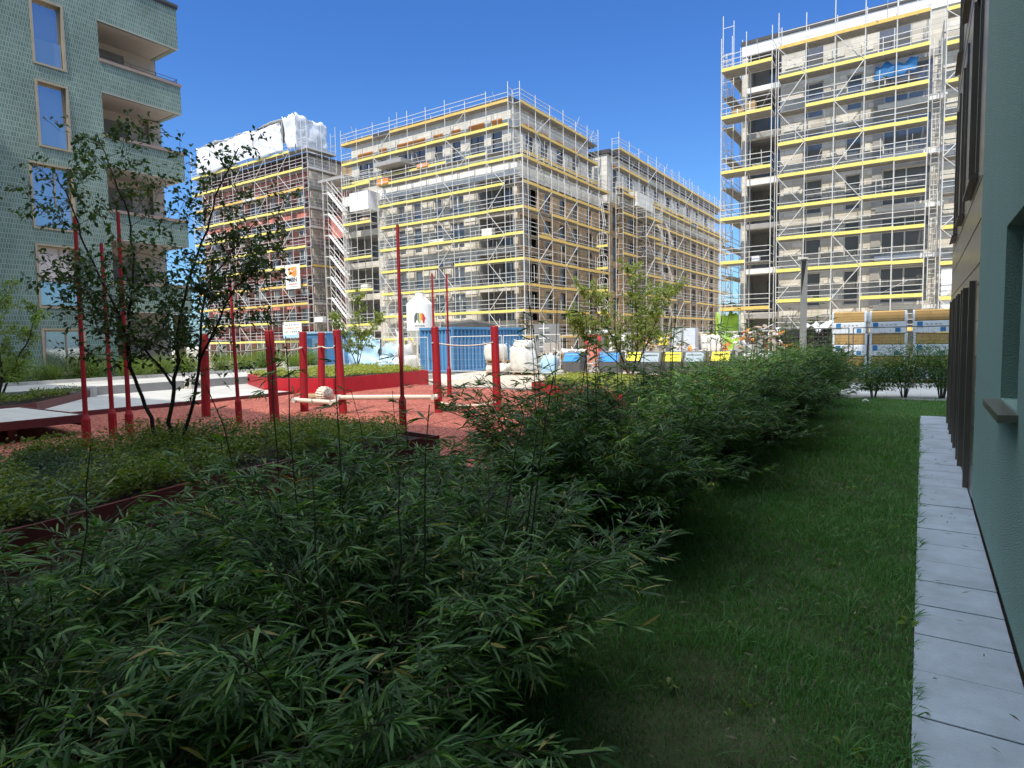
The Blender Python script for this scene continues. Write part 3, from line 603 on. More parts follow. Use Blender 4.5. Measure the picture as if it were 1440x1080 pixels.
# access ladders
def ladder(x, y, u, zs, label, lean=.35):
    t = thing('access_ladder', (x,y,zs[0]), label, 'ladder', 'access ladders')
    u = V(u)
    for k in range(len(zs)-1):
        mb = MB(); p0 = V((x,y,zs[k])); p1 = V((x,y,zs[k+1]+.6)); sh = u.cross(V((0,0,1)))*lean; s = u*.2*(1 if k % 2 else 1)
        q0, q1 = (p0-sh, p1+sh) if k % 2 else (p0+sh, p1-sh)
        mb.tube(q0-s,q1-s,.026,n=5); mb.tube(q0+s,q1+s,.026,n=5)
        for j in range(9): c = q0.lerp(q1,(j+.5)/9); mb.tube(c-s,c+s,.016,n=4)
        mb.build('ladder_section', m_steel, t)
ladder(.35,45.6,(1,0,0),[0]+lb[:-1],'steel access ladders zigzagging up the narrow bay of the pale block')
ladder(-24.0,66,(0,1,0),[0]+lv,'steel access ladders climbing the receding rear block', .5)
ladder(-23.9,68.5,(0,1,0),[0]+lv[:-1],'second ladder run just beyond the first on the rear block', .4)
ladder(-24.5,52.4,(0,1,0),[0]+lv[:-1],'ladder cage run at the far end of the tan face', .2)
# loop handed end frames standing proud of the tan face scaffold
for i, (y, z, txt) in enumerate(((52.0,4.2,'lowest'),(52.0,6.2,'second'),(52.0,8.2,'third'),(52.0,10.2,'topmost'))):
    t = thing('gate_frame', (-24.3,y,z), f'hooped steel gate frame at the ladder stop of the tan face, {txt} of the four', 'frame', 'hooped gate frames')
    part('hoop', m_steel, t, lambda mb: (mb.path([(-24.9,y,z-.1),(-24.9,y,z+.9),(-24.7,y,z+1.1),(-24.1,y,z+1.1),(-23.9,y,z+.9),(-23.9,y,z-.1)],.028,5), mb.tube((-24.9,y,z+.5),(-23.9,y,z+.5),.022,n=5)))
    part('toe_board', m_yellow, t, lambda mb: mb.box(-24.95,-23.85,y-.05,y-.01,z-.15,z+.05))
from mathutils import noise as mnoise
# sheeted roof on the red block
def sheetmesh(name, P, nu, nv, mat, label, cat, amp=.12, thick=.03, seed=0):
    r = np.random.default_rng(seed); P = [np.array(p, float) for p in P]
    g = np.zeros((nv+1,nu+1,3)); n = nrm(np.cross(P[1]-P[0], P[3]-P[0])[None])[0]
    ph = r.uniform(0,6.28,8); k = r.uniform(.6,3.2,(8,2))*6.28
    for j in range(nv+1):
        for i in range(nu+1):
            s, t = i/nu, j/nv; p = (P[0]*(1-s)+P[1]*s)*(1-t)+(P[3]*(1-s)+P[2]*s)*t
            w_ = abs(mnoise.noise(V((p[0]*.5+p[2]*.9+seed*7,p[1]*.5,p[2]*.35))))*1.6+abs(mnoise.noise(V((p[0]*1.3-p[2]*1.1+seed*3,p[1]*1.3,p[2]*.8))))*.8-.7+.4*mnoise.noise(V((p[0]*.25+seed,p[1]*.25,p[2]*.4))); g[j,i] = p+n*w_*amp
            if j == nv or j == 0: g[j,i,2] += .12*math.sin(9*s+ph[0])+.1*math.sin(23*s+ph[1])
    i = (np.arange(nv)[:,None]*(nu+1)+np.arange(nu)[None]).reshape(-1,1)
    o = npmesh(name, g.reshape(-1,3), [np.hstack([i,i+1,i+nu+2,i+nu+1])], mat)
    m = o.modifiers.new('thick', 'SOLIDIFY'); m.thickness = thick; o.data.polygons.foreach_set('use_smooth', [True]*len(o.data.polygons))
    return tag(o, label, cat)
tp = thing('sheeted_roof', (-60,41,21), 'white plastic sheeting wrapped round the scaffold on top of the red brown block', 'sheeting')
def addsheet(P, nu, nv, seed, amp=.17):
    o = sheetmesh('sheet', P, nu, nv, m_tarp, None, None, amp, .02, seed); o.parent = tp; o.matrix_parent_inverse = tp.matrix_basis.inverted() if False else Matrix.Translation((60,-41,-21))
addsheet([(-69.4,40.45,21.2),(-54.0,40.45,21.2),(-54.2,40.5,24.0),(-69.2,40.5,24.0)], 90, 18, 1)
addsheet([(-53.2,40.45,21.2),(-51.9,40.45,20.9),(-51.8,40.6,24.3),(-53.7,40.45,24.2)], 16, 14, 2)
addsheet([(-51.8,40.5,20.9),(-51.8,44.4,20.8),(-51.8,44.4,24.1),(-51.8,40.5,24.3)], 26, 16, 3)
addsheet([(-69.2,40.5,24.05),(-51.9,40.5,24.25),(-51.9,44.4,24.15),(-69.2,44.4,24.05)], 60, 8, 4)
addsheet([(-69.4,45.5,21.0),(-69.4,40.45,21.1),(-69.3,40.5,24.0),(-69.3,45.5,24.1)], 16, 8, 5)
part('truss', m_steel, tp, lambda mb: [mb.tube((x,40.6,20.6),(x,40.6,24.1),.04,n=5) for x in (-69,-66,-63,-60,-57,-54,-52.0)])
# ------------------------------------------------------------------ banners
def textmesh(s, size, mat, parent, loc, ux, uz, name='lettering', align='CENTER', ext=.006, bold=0):
    cu = bpy.data.curves.new('t', 'FONT'); cu.body = s; cu.size = size; cu.align_x = align; cu.extrude = ext; cu.offset = bold
    to = bpy.data.objects.new('t', cu); COL.objects.link(to); dg = bpy.context.evaluated_depsgraph_get()
    me = bpy.data.meshes.new_from_object(to.evaluated_get(dg)); bpy.data.objects.remove(to); bpy.data.curves.remove(cu)
    me.materials.clear(); me.materials.append(mat); o = bpy.data.objects.new(name, me); COL.objects.link(o)
    ux, uz = V(ux), V(uz); n = ux.cross(uz); L = V(loc)-ORG.get(parent.name, V((0,0,0)))
    o.matrix_local = Matrix(((ux.x,uz.x,n.x,L.x),(ux.y,uz.y,n.y,L.y),(ux.z,uz.z,n.z,L.z),(0,0,0,1))); o.parent = parent
    return o
b1 = thing('scaffold_banner', (-52.85,40.2,7.3), 'upright white banner with an orange square emblem on the red brown block scaffold', 'banner')
part('cloth', m_white, b1, lambda mb: mb.box(-53.98,-51.74,40.24,40.27,7.32,9.72))
def emb(mb):
    pts = [(-53.5,9.45),(-52.2,9.5),(-52.2,8.75)]+[(-52.2-.05*k,8.6-.12*math.sin(k*.23)) for k in range(1,25)]+[(-53.5,8.7)]
    n = len(mb.v); mb.v += [(x,40.232,z) for x, z in pts]; mb.f.append(tuple(range(n, n+len(pts))))
part('emblem', m_orange, b1, emb)
part('emblem_swoosh', m_white, b1, lambda mb: mb.path([(-53.35+.07*i,40.228,9.25-.28*math.sin(i*.2)+.012*i) for i in range(16)],.035,5))
textmesh('MBN', .62, m_black, b1, (-52.86,40.225,8.02), (1,0,0), (0,0,1), bold=.012)
part('text_line', m_salmon, b1, lambda mb: mb.box(-53.45,-52.25,40.225,40.236,7.74,7.86))
part('small_print', m_curb, b1, lambda mb: mb.box(-53.5,-52.2,40.225,40.236,7.52,7.57))
b2 = thing('scaffold_banner', (-53.3,40.2,2.5), 'wide white banner with rows of small print low on the red brown block scaffold', 'banner')
part('cloth', m_white, b2, lambda mb: mb.box(-54.8,-51.85,40.24,40.27,2.75,4.0))
part('blue_border', m_lightblue, b2, lambda mb: mb.box(-54.8,-51.85,40.24,40.27,2.42,2.745))
for z, cm in ((3.72,m_curb),(3.4,m_orange),(3.02,m_green)): [part('small_print', cm, b2, lambda mb: mb.box(-54.4+q*.33,-54.4+q*.33+random.uniform(.14,.27),40.226,40.236,z-.05,z+.07)) for q in range(7)]
b3 = thing('scaffold_banner', (1.2,44.9,2.6), 'pale printed panel hanging at the end of the pale block scaffold', 'banner')
part('cloth', m_white, b3, lambda mb: mb.box(.85,2.3,45.2,45.23,2.5,5.6))
part('print', m_salmon, b3, lambda mb: [mb.beam((1.35+q*.22,45.195,3.0+q*.1),(1.9+q*.1,45.195,4.6),.01,.05) for q in range(4)])
blt = sheetmesh('blue_tarpaulin', [(-2.9,45.35,17.35),(-.7,45.35,17.5),(-.6,45.4,18.2),(-2.8,45.4,18.2)], 20, 6, m_print, 'blue tarpaulin slung on the upper rail of the pale block scaffold', 'tarpaulin', .15, .02, 9)
lime = sheetmesh('lime_sheeting', [(-12.5,45.6,.3),(-10.9,45.6,.3),(-10.9,45.65,3.4),(-12.5,45.65,3.4)], 16, 12, m_lime, 'lime green sheeting at the foot of the deep loggia scaffold', 'sheeting', .3, .02, 12)
# packs stored on decks
def pack(x, y, z, sx, sy, sz, mat, label, rz=0):
    t = thing('insulation_pack', (x,y,z), label, 'pack', 'packs lying on scaffold decks'); t.rotation_euler = (0,0,rz)
    mb = MB(); mb.box(-sx/2,sx/2,-sy/2,sy/2,0,sz)
    ORG[t.name] = V((0,0,0)); mb.build('board_bundle', mat, t, bevel=.03); ORG[t.name] = V((x,y,z))
    mb = MB(); mb.box(-sx/2-.006,sx/2+.006,-sy/2-.006,sy/2+.006,sz*.3,sz*.38); mb.box(-sx*.1,sx*.0,-sy/2-.008,sy/2+.008,-.0,sz+.006)
    ORG[t.name] = V((0,0,0)); mb.build('strap', m_white, t); ORG[t.name] = V((x,y,z))
pk = [(-29.2,41.0,10.02,1.0,.5,.7,m_insul_w,'white pack high on the pale face scaffold close to the corner'),(-34.5,41.05,10.02,1.6,.5,.4,m_insul_w,'long low white pack on the middle deck of the pale face scaffold'),
 (-42.6,40.35,6.57,.9,.5,.55,m_insul_w,'cream pack on the loggia column scaffold, lower deck'),(-42.4,40.4,12.62,1.0,.5,.45,m_insul_t,'tan pack on the loggia column scaffold, upper deck'),
 (-26.1,44.6,10.02,.5,1.5,.45,m_yellow_o,'row of yellowish bundles on the tan face scaffold near the corner'),(-26.1,47.2,10.02,.5,1.1,.35,m_insul_t,'low tan bundle further along the tan face scaffold'),
 (-26.1,49.2,6.09,.5,.8,.5,m_insul_t,'tan carton on the lower deck of the tan face scaffold'),(-10.9,45.3,16.72,.8,.5,.6,m_wool,'yellow wool pack on the loggia scaffold, second deck from the top'),
 (-10.1,45.3,16.72,.6,.5,.95,m_wool,'taller yellow wool pack on the same loggia scaffold deck'),(-9.6,45.3,13.02,.7,.5,.35,m_yellow,'bright yellow bundle on the middle loggia scaffold deck'),
 (-9.9,45.3,9.87,.8,.5,.3,m_wool,'flat wool pack on the loggia scaffold beneath the bright bundle'),(-9.7,45.3,6.87,.5,.4,.4,m_white,'small white tub like pack on the low loggia scaffold deck'),
 (-49.8,40.95,3.92,1.2,.5,.5,m_white,'white pack on a low deck of the red brown block scaffold'),(-55.5,40.95,9.52,1.4,.5,.35,m_white,'long white pack on the red brown block scaffold above the banner'),
 (-36.7,42.0,16.92,1.2,.5,.35,m_orange,'orange bundle on the top storey scaffold'),(-40.4,40.9,15.82,1.3,.5,.5,m_orange,'orange pack beside the white balcony of the corner block')]
for p in pk: pack(*p)
# ------------------------------------------------------------------ playground posts
def tall_pole(base, top, label, sleeve=.55):
    b, t = V(base), V(top); d = (t-b).normalized(); r = thing('tall_pole', base, label, 'pole', 'tall thin poles on the playground')
    part('sleeve', m_red, r, lambda mb: mb.path([b-d*.1,b+d*sleeve,b+d*(sleeve+.1)],[.075,.075,.042],10), smooth=False)
    part('shaft', m_red, r, lambda mb: mb.path([b+d*(sleeve+.05),b+(t-b)*.6,t],[.043,.037,.032],8), smooth=False)
    part('cap', m_reddk, r, lambda mb: mb.path([t,t+d*.03],[.034,.025],8))
tall_pole((-12.87,5.11,0),(-13.2,5.3,4.3),'tall thin red pole in shade with its sleeve beside the deck edge, outermost of three')
tall_pole((-13.52,5.85,0),(-13.85,6.0,3.95),'tall thin red pole at the centre of the shaded trio of poles')
tall_pole((-12.91,5.88,0),(-13.22,6.06,4.5),'tall thin red pole seen against the planter tree trunk, tallest of the shaded trio')
tall_pole((-13.29,8.46,0),(-13.55,8.57,3.35),'slim red pole standing between the two thick shaded posts')
tall_pole((-8.7,9.11,0),(-8.9,9.34,4.22),'tall red pole with dark shaded foot in front of the white silo',.7)
tall_pole((-13.53,16.5,0),(-13.72,16.73,4.15),'tall red pole on the sunny side in front of the blue container',.9)
tall_pole((-13.05,15.2,0),(-13.4,15.6,4.05),'tall red pole rising straight behind a thick leaning post',.9)
def thick_post(base, top, label, rad=.105):
    b, t = V(base), V(top); d = (t-b).normalized(); r = thing('thick_post', base, label, 'post', 'thick climbing posts')
    part('shaft', m_red, r, lambda mb: mb.path([b-d*.1,b+d*1.0,t-d*.03,t],[rad*1.03,rad,rad*.97,rad*.85],14), smooth=False)
    part('rope_eye', m_steel, r, lambda mb: mb.tube(t-d*.42-V((0,rad+.03,0)), t-d*.42+V((0,rad+.03,0)), .02, n=6))
    return t-d*.42
e1 = thick_post((-15.26,8.8,0),(-15.36,8.92,2.18),'thick red post half in shade beside the slim tilted pole')
e2 = thick_post((-12.49,8.85,0),(-12.7,8.95,2.2),'thick dark looking post standing in the shade before the red planter')
e3 = thick_post((-14.03,10.87,0),(-14.12,11.0,2.2),'thick sunlit red post carrying one end of the short balance beam')
e4 = thick_post((-15.12,12.34,0),(-15.18,12.5,2.2),'thick sunlit red post standing close behind the pale ball')
e5 = thick_post((-12.62,11.0,0),(-12.85,11.08,2.22),'thick sunlit red post where both balance beams meet')
e6 = thick_post((-10.49,12.33,0),(-10.66,12.46,2.25),'thick leaning red post in front of the corrugated container front')
e7 = thick_post((-9.16,13.11,0),(-9.3,13.24,2.24),'thick upright red post in front of the big white bags')
def rope(p, q, label, sag=.12, rad=.02, z=None):
    p, q = V(p), V(q); pts = [p.lerp(q,i/12)-V((0,0,sag*4*(i/12)*(1-i/12))) for i in range(13)]
    tag(part('rope', m_rope, None, lambda mb: mb.path(pts,rad,6)), label, 'rope', 'pale ropes between the posts')
rope(e1,e2,'pale rope from the half shaded post to the dark shaded post',.06); rope(e2,e3,'pale rope from the dark shaded post to the sunlit beam post',.07)
rope(e3,e4,'pale rope running back to the post behind the ball',.05); rope(e4,e5,'pale rope from the post behind the ball to the beam junction post',.06)
rope(e6,e7,'pale rope between the leaning post and the upright post',.08)
rope((-10.49,12.3,.3),(-9.16,13.05,.28),'low pale rope near the ground between the leaning and the upright post',.1,.03)
def balance(p, q, label):
    t = thing('balance_beam', p, label, 'beam', 'balance beams')
    part('log', m_rope, t, lambda mb: mb.path([p,V(p).lerp(V(q),.5),q],[.06,.065,.058],10))
    part('bracket', m_steel, t, lambda mb: [mb.tube(V(x)+V((0,-.08,0)),V(x)+V((0,.08,0)),.075,n=10) for x in (V(p).lerp(V(q),.03),V(p).lerp(V(q),.97))])
balance((-14.1,10.62,.36),(-12.75,10.82,.33),'short pale balance beam below the tan ball')
balance((-12.7,10.86,.46),(-10.4,12.18,.44),'long pale balance beam between the junction post and the leaning post')
ball = thing('rope_ball', (-14.55,12.0,.1), 'tan knobbly ball lying behind the short balance beam', 'ball')
def ballf(mb):
    for k in range(9):
        a = k*math.pi/9; pts = []
        for j in range(25):
            t = 2*math.pi*j/24; p = V((math.cos(t),math.sin(t)*math.cos(a),math.sin(t)*math.sin(a)))*(.215+.018*math.sin(j*3+k)); pts.append(V((-14.55,12.0,.36))+p)
        mb.path(pts,.05,6)
part('winding', m_rope, ball, ballf)
def ballc(mb): mb.lathe((-14.55,12.0,.36),[(.02,-.2),(.12,-.17),(.19,-.08),(.2,0),(.19,.08),(.12,.17),(.02,.2)],14)
part('core', m_wood, ball, ballc); part('foot', m_darkmetal, ball, lambda mb: mb.lathe((-14.55,12.0,0),[(.05,-.02),(.045,.2)],8))
part('tail', m_wood, ball, lambda mb: mb.path([(-14.7,11.9,.32),(-14.95,11.75,.3),(-15.1,11.6,.36)],[.09,.1,.05],8))
# raised deck on the shaded side
dk = thing('shaded_deck', (-16.6,2,0), 'low raised deck with red steel edge and dark hollow underneath', 'deck')
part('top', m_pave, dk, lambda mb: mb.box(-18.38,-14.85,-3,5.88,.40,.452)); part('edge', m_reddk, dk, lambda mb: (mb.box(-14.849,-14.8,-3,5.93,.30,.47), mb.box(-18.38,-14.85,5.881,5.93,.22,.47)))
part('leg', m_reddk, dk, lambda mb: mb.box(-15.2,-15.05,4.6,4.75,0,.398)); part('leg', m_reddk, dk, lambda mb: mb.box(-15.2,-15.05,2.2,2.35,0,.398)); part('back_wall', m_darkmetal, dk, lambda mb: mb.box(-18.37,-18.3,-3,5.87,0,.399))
# ------------------------------------------------------------------ planters
def planter(label, poly, h, loc, soil, wallm=None, z0=0, th=.05, soilh=None):
    t = thing('steel_planter', loc, label, 'planter', 'red steel planters'); n = len(poly); wallm = wallm or m_redlit
    cx = sum(p[0] for p in poly)/n; cy = sum(p[1] for p in poly)/n
    def ins(p, d):
        v = V((cx-p[0],cy-p[1],0)); v.normalize(); return (p[0]+v.x*d, p[1]+v.y*d)
    mb = MB(); q = [ins(p, th*1.3) for p in poly]
    for i in range(n):
        j = (i+1) % n; a, b, c, d = poly[i], poly[j], q[j], q[i]
        mb.hexa([(*a,z0-.05),(*b,z0-.05),(*c,z0-.05),(*d,z0-.05),(*a,z0+h),(*b,z0+h),(*c,z0+h),(*d,z0+h)])
    mb.build('wall', wallm, t)
    part('soil', soil, t, lambda mb: mb.prism([ins(p, th*1.35) for p in poly], z0+h*.3, z0+(soilh or h-.06)))
    return t
PN = [(-6.0,-1.5),(-6.05,2.0),(-6.5,3.85),(-6.58,5.1),(-6.12,7.2),(-7.1,7.38),(-8.8,6.1),(-9.75,4.65),(-9.9,-1.5)]
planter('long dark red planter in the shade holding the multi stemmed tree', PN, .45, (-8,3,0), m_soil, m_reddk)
PF = [(-20.1,13.85),(-17.15,14.55),(-17.4,19.85),(-20.6,21.6),(-23.8,21.8),(-23.6,15.5)]
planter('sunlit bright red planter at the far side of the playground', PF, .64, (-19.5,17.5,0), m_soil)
PL = [(-19.3,5.7),(-19.85,6.75),(-23.6,9.6),(-23.6,-1),(-19.1,-1)]
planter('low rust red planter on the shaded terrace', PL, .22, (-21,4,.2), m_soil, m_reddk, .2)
PR = [(-11.35,18.35),(-6.75,15.1),(-3.9,16.5),(-4.2,23.7),(-11.9,23.5)]
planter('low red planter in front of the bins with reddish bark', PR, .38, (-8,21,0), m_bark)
for k, (x, y) in enumerate(((-23.75,9.35),(-23.75,13.4))):
    t = thing('concrete_seat', (x,y,.2), ('pale concrete seat block at the edge of the shade on the terrace','pale concrete seat block in full sun beside the far red planter')[k], 'seat', 'concrete seat blocks')
    part('block', m_pave, t, lambda mb: mb.box(x-.24,x+.24,y-.4,y+.4,.2,.55), bevel=.01); part('shadow_patch', m_curb, t, lambda mb: mb.box(x+.241,x+.246,y-.25,y+.2,.27,.5))  # thin dark plate stands in for the shadow on the block face
# ------------------------------------------------------------------ plants
def stuffmesh(name, mat, label, cat, v, f): o = npmesh(name, v, f, mat); o['kind'] = 'stuff'; o['label'] = label; o['category'] = cat; return o
def inpoly(x, y, poly):
    c = np.zeros(len(x), bool); n = len(poly); j = n-1
    for i in range(n):
        xi, yi = poly[i]; xj, yj = poly[j]
        c ^= ((yi > y) != (yj > y)) & (x < (xj-xi)*(y-yi)/(yj-yi+1e-12)+xi); j = i
    return c
def cover(poly, z, n, clumps, hgt, L, W, mat, name, label, seed):
    r = np.random.default_rng(seed); P = np.array(poly); lo, hi = P.min(0), P.max(0)
    c = r.uniform(lo, hi, (clumps*6,2)); c = c[inpoly(c[:,0], c[:,1], poly)][:clumps]; rad = r.uniform(.18,.5,len(c))
    i = r.integers(0, len(c), n); a = r.uniform(0,2*np.pi,n); q = np.sqrt(r.uniform(0,1,n)); x = c[i,0]+np.cos(a)*q*rad[i]; y = c[i,1]+np.sin(a)*q*rad[i]
    k = inpoly(x,y,poly); x,y,i,q,a = x[k],y[k],i[k],q[k],a[k]; m = len(x)
    hh = hgt*(.45+.9*(rad[i]/.5))*np.sqrt(np.maximum(0,1-q**2*.85))*r.uniform(.35,1,m)
    pos = np.stack([x,y,z+hh],1); d = np.stack([np.cos(a)*.8+r.normal(0,.5,m), np.sin(a)*.8+r.normal(0,.5,m), r.uniform(-.1,1,m)],1)
    v, f = leaves(pos, d, r.uniform(.6,1.2,m)*L, r.uniform(.7,1.2,m)*W, .2)
    return stuffmesh(name, mat, label, 'ground cover', v, f)
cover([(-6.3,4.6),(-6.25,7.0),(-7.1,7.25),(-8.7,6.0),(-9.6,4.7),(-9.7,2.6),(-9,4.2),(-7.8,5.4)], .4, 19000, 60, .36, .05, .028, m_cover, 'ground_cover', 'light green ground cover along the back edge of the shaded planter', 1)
cover([(-8.3,3.6),(-7.0,4.4),(-7.2,5.0),(-9.4,3.8),(-9.5,2.6)], .4, 9000, 30, .34, .05, .028, m_cover, 'ground_cover', 'light green ground cover clumps round the foot of the planter tree', 2)
cover([(-6.2,0.2),(-6.25,2.2),(-6.8,3.9),(-8.4,3.3),(-9.5,2.2),(-9.6,.2)], .4, 15000, 34, .36, .055, .012, m_coverblue, 'ground_cover', 'blue green low ground cover in the middle of the shaded planter', 3)
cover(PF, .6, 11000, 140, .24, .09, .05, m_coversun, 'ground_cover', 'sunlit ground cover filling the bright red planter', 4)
cover(PL, .4, 9000, 90, .22, .08, .04, m_cover, 'ground_cover', 'ground cover in the low rust red planter', 5)
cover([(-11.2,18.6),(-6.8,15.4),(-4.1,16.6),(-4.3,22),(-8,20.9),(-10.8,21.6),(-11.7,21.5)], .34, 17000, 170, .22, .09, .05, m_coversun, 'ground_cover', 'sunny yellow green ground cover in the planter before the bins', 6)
cover([(-6.15,2.2),(-6.2,-.5),(-9.6,-.5),(-9.6,2.2),(-8.5,3.4),(-6.7,4.3)], .4, 9000, 22, .34, .05, .03, m_cover, 'ground_cover', 'light green clumps among the blue green ground cover of the shaded planter', 7)
cover([(-6.12,.5),(-6.15,2.1),(-6.6,3.9),(-6.68,5.1),(-7.3,5.1),(-7.2,3.6),(-6.8,.5)], .36, 8000, 26, .36, .055, .03, m_cover, 'ground_cover', 'light green ground cover lapping over the near steel edge of the shaded planter', 9)
# lawn blades
def lawn():
    r = np.random.default_rng(5); xs, ys = [], []
    for y0, y1, den, x0 in ((.6,4,9000,-2.6),(4,8,4200,-2.9),(8,13,1900,-2.9),(13,20.4,1000,-4.0)):
        n = int((y1-y0)*(0-x0)*den); xs.append(r.uniform(x0,0.012,n)); ys.append(r.uniform(y0,y1,n))
    xs.append(r.uniform(0,2.4,9000)); ys.append(r.uniform(16.45,20.4,9000)); x, y = np.concatenate(xs), np.concatenate(ys)
    pat = np.sin(x*3.1+1.3)*np.cos(y*2.3+.4)+.6*np.sin(x*7.7+y*5.1)+.4*np.sin(y*11-x*4)
    bare = np.exp(-(((x+.85)/.42)**2+((y-2.75)/.5)**2))+.8*np.exp(-(((x+.55)/.3)**2+((y-2.2)/.3)**2))+.6*np.exp(-(((x+1.0)/.25)**2+((y-3.45)/.2)**2))
    keep = r.uniform(0,1,len(x)) > bare*.78; x, y, pat, bare = x[keep], y[keep], pat[keep], bare[keep]; n = len(x)
    far = np.clip((y-2)/10,0,1); h = (.035+.011*np.clip(pat,-1,1.5)+.012*r.normal(0,1,n))*(1+.25*far)*(1-.35*np.clip(bare,0,1)); tall = r.uniform(0,1,n) > .988; h = np.where(tall, h*2.6+.05, h); h = np.clip(h,.012,.2)
    a = r.uniform(0,2*np.pi,n); ln = r.uniform(.2,.9,n); wd = r.uniform(.0014,.0028,n)*(1+1.6*far); s = np.stack([-np.sin(a),np.cos(a),0*a],1)*wd[:,None]; o = np.stack([np.cos(a)*ln,np.sin(a)*ln,0*a],1)
    b = np.stack([x,y,np.zeros(n)-.004],1); m = b+o*h[:,None]*.35+np.array([0,0,1.])*h[:,None]*.6; t = b+o*h[:,None]+np.array([0,0,1.])*h[:,None]*(1-.25*ln)[:,None]
    v = np.stack([b-s,b+s,m+s*.8,m-s*.8,t],1); dry = r.uniform(0,1,n) < (.05+.45*np.clip(bare,0,1))
    for msk, mat, lab in ((~dry, m_grass, 'dark green lawn grass between the bamboo hedge and the slab path'), (dry, m_drygrass, 'straw coloured dry blades in the thin patch of lawn')):
        k = msk.sum(); i = np.arange(k)[:,None]*5; stuffmesh('grass', mat, lab, 'grass', v[msk].reshape(-1,3), [np.hstack([i,i+1,i+2,i+3]), np.hstack([i+3,i+2,i+4])])
lawn()
# bamboo
def bamboo_mesh(seed, H, R, nc, nb, tallc):
    r = np.random.default_rng(seed); st = MB(); P, D, Ls = [], [], []
    for k in range(nc):
        a = r.uniform(0,2*math.pi); b0 = r.uniform(0,.32); base = V((math.cos(a)*b0*1.0, math.sin(a)*b0, 0)); a2 = a+r.normal(0,.5); tall = k < tallc
        h = H*(r.uniform(1.15,1.45) if tall else r.uniform(.55,1.06)); out = R*(r.uniform(.05,.3) if tall else r.uniform(.25,1.0))
        pts = []
        for i in range(9):
            t = i/8; pts.append(base+V((math.cos(a2)*out*t**1.9, math.sin(a2)*out*t**1.9, h*(t-.28*t**3*(0 if tall else 1)*out/R)))+V((r.normal(0,.008),r.normal(0,.008),0)))
        st.path(pts, [.0065*(1-.75*i/8)+.001 for i in range(9)], 4)
        for j in range(5 if tall else nb):
            t = r.uniform(.62,1.0) if tall else r.uniform(.22,1)**.8; i = min(7,int(t*8)); p = pts[i].lerp(pts[i+1], t*8-i); ba = a2+r.normal(0,1.1); bl = r.uniform(.06,.28)*(.5 if tall else 1)
            bd = V((math.cos(ba)*.85, math.sin(ba)*.85, r.uniform(-.1,.55))); tip = p+bd*bl
            if tall or r.uniform() < .35: st.path([p, p.lerp(tip,.5)+V((0,0,.01)), tip], [.0022,.0018,.001], 3)
            nl = r.integers(4,8); up_ = r.uniform(-.35,.65)
            for q in range(nl):
                la = ba+(q-(nl-1)/2)*.34+r.normal(0,.3); pp = p.lerp(tip, .55+.45*q/nl); P.append(pp[:]); D.append((math.cos(la), math.sin(la), up_+r.uniform(-.3,.3))); Ls.append(r.uniform(.06,.15))
    P, D, Ls = np.array(P), np.array(D), np.array(Ls)
    v, f = leaves(P, D, Ls, Ls*r.uniform(.085,.12,len(Ls)), r.uniform(-.02,.26,len(Ls))[:,None], .12, slim=True)
    return v, f, st
BV = [bamboo_mesh(20,1.15,.95,70,40,4), bamboo_mesh(21,1.36,.95,70,40,3), bamboo_mesh(22,1.58,1.0,70,40,4)]
BP = []
spots = [(-2.25,.5,1,.85),(-3.2,1.0,1,.9),(-1.78,1.6,1,.9),(-2.75,2.1,2,.88),(-1.9,2.6,1,.95),(-2.9,3.05,1,.95),(-3.6,2.3,0,.85),(-3.7,3.4,0,.72),(-2.3,4.85,2,.95),(-3.0,5.1,2,1.03),(-2.25,5.8,2,1.02),(-2.9,6.4,2,1.0),(-2.35,8.0,2,1.02),(-2.95,8.5,2,1.05),(-2.3,9.2,2,1.08),(-2.9,10.0,2,1.05),(-2.25,11.1,2,1.1),(-2.8,12.1,1,1.2),(-2.25,13,2,1.1),(-2.8,14.2,2,1.05),(-2.3,15.4,2,1.12),(-2.8,16.7,2,1.06),(-2.3,18,1,1.25),(-2.9,19.2,2,1.05)]
desc = ['cut by the lower frame edge','second from the viewer, beside the planter','near the frame bottom, spreading over the lawn','fourth on the planter side of the hedge','whose leaf tips hang lowest over the lawn','in front of the dark red planter wall','third along the planter side, tips against its wall','just before the dip in the hedge','at the dip where the red chips show through','rising after the dip, leaves against the sunny chips','tall, in front of the red planter corner','with leaf tips over the lawn halfway along','hiding the front of the bark planter','in front of the bins, on the lawn side','in front of the bins, on the court side','dark, midway along the lawn','rounded, beyond the midpoint of the lawn','in front of the rubble','reaching up before the orange debris','in front of the lattice crates','below the grey steel mast','at the far end of the lawn','at the hedge corner by the mast','last of the hedge before the insulation stacks']
for i, (x, y, kd, s) in enumerate(spots):
    v, f, stm = BV[kd]
    lab = 'bamboo clump of the hedge '+desc[i]
    if kd not in [b[0] for b in BP]:
        t = thing('bamboo_clump', (0,0,0), lab, 'bamboo', 'bamboo clumps of the hedge'); stm.build('stem', m_cane, t); npmesh('foliage', v, f, m_bamboo, t); BP.append((kd, t))
    else: t = copy_tree([b[1] for b in BP if b[0] == kd][0]); t['label'] = lab
    t.location = (x,y,0); t.rotation_euler = (0,0,i*2.399); t.scale = (s,s,s*random.uniform(.95,1.05))
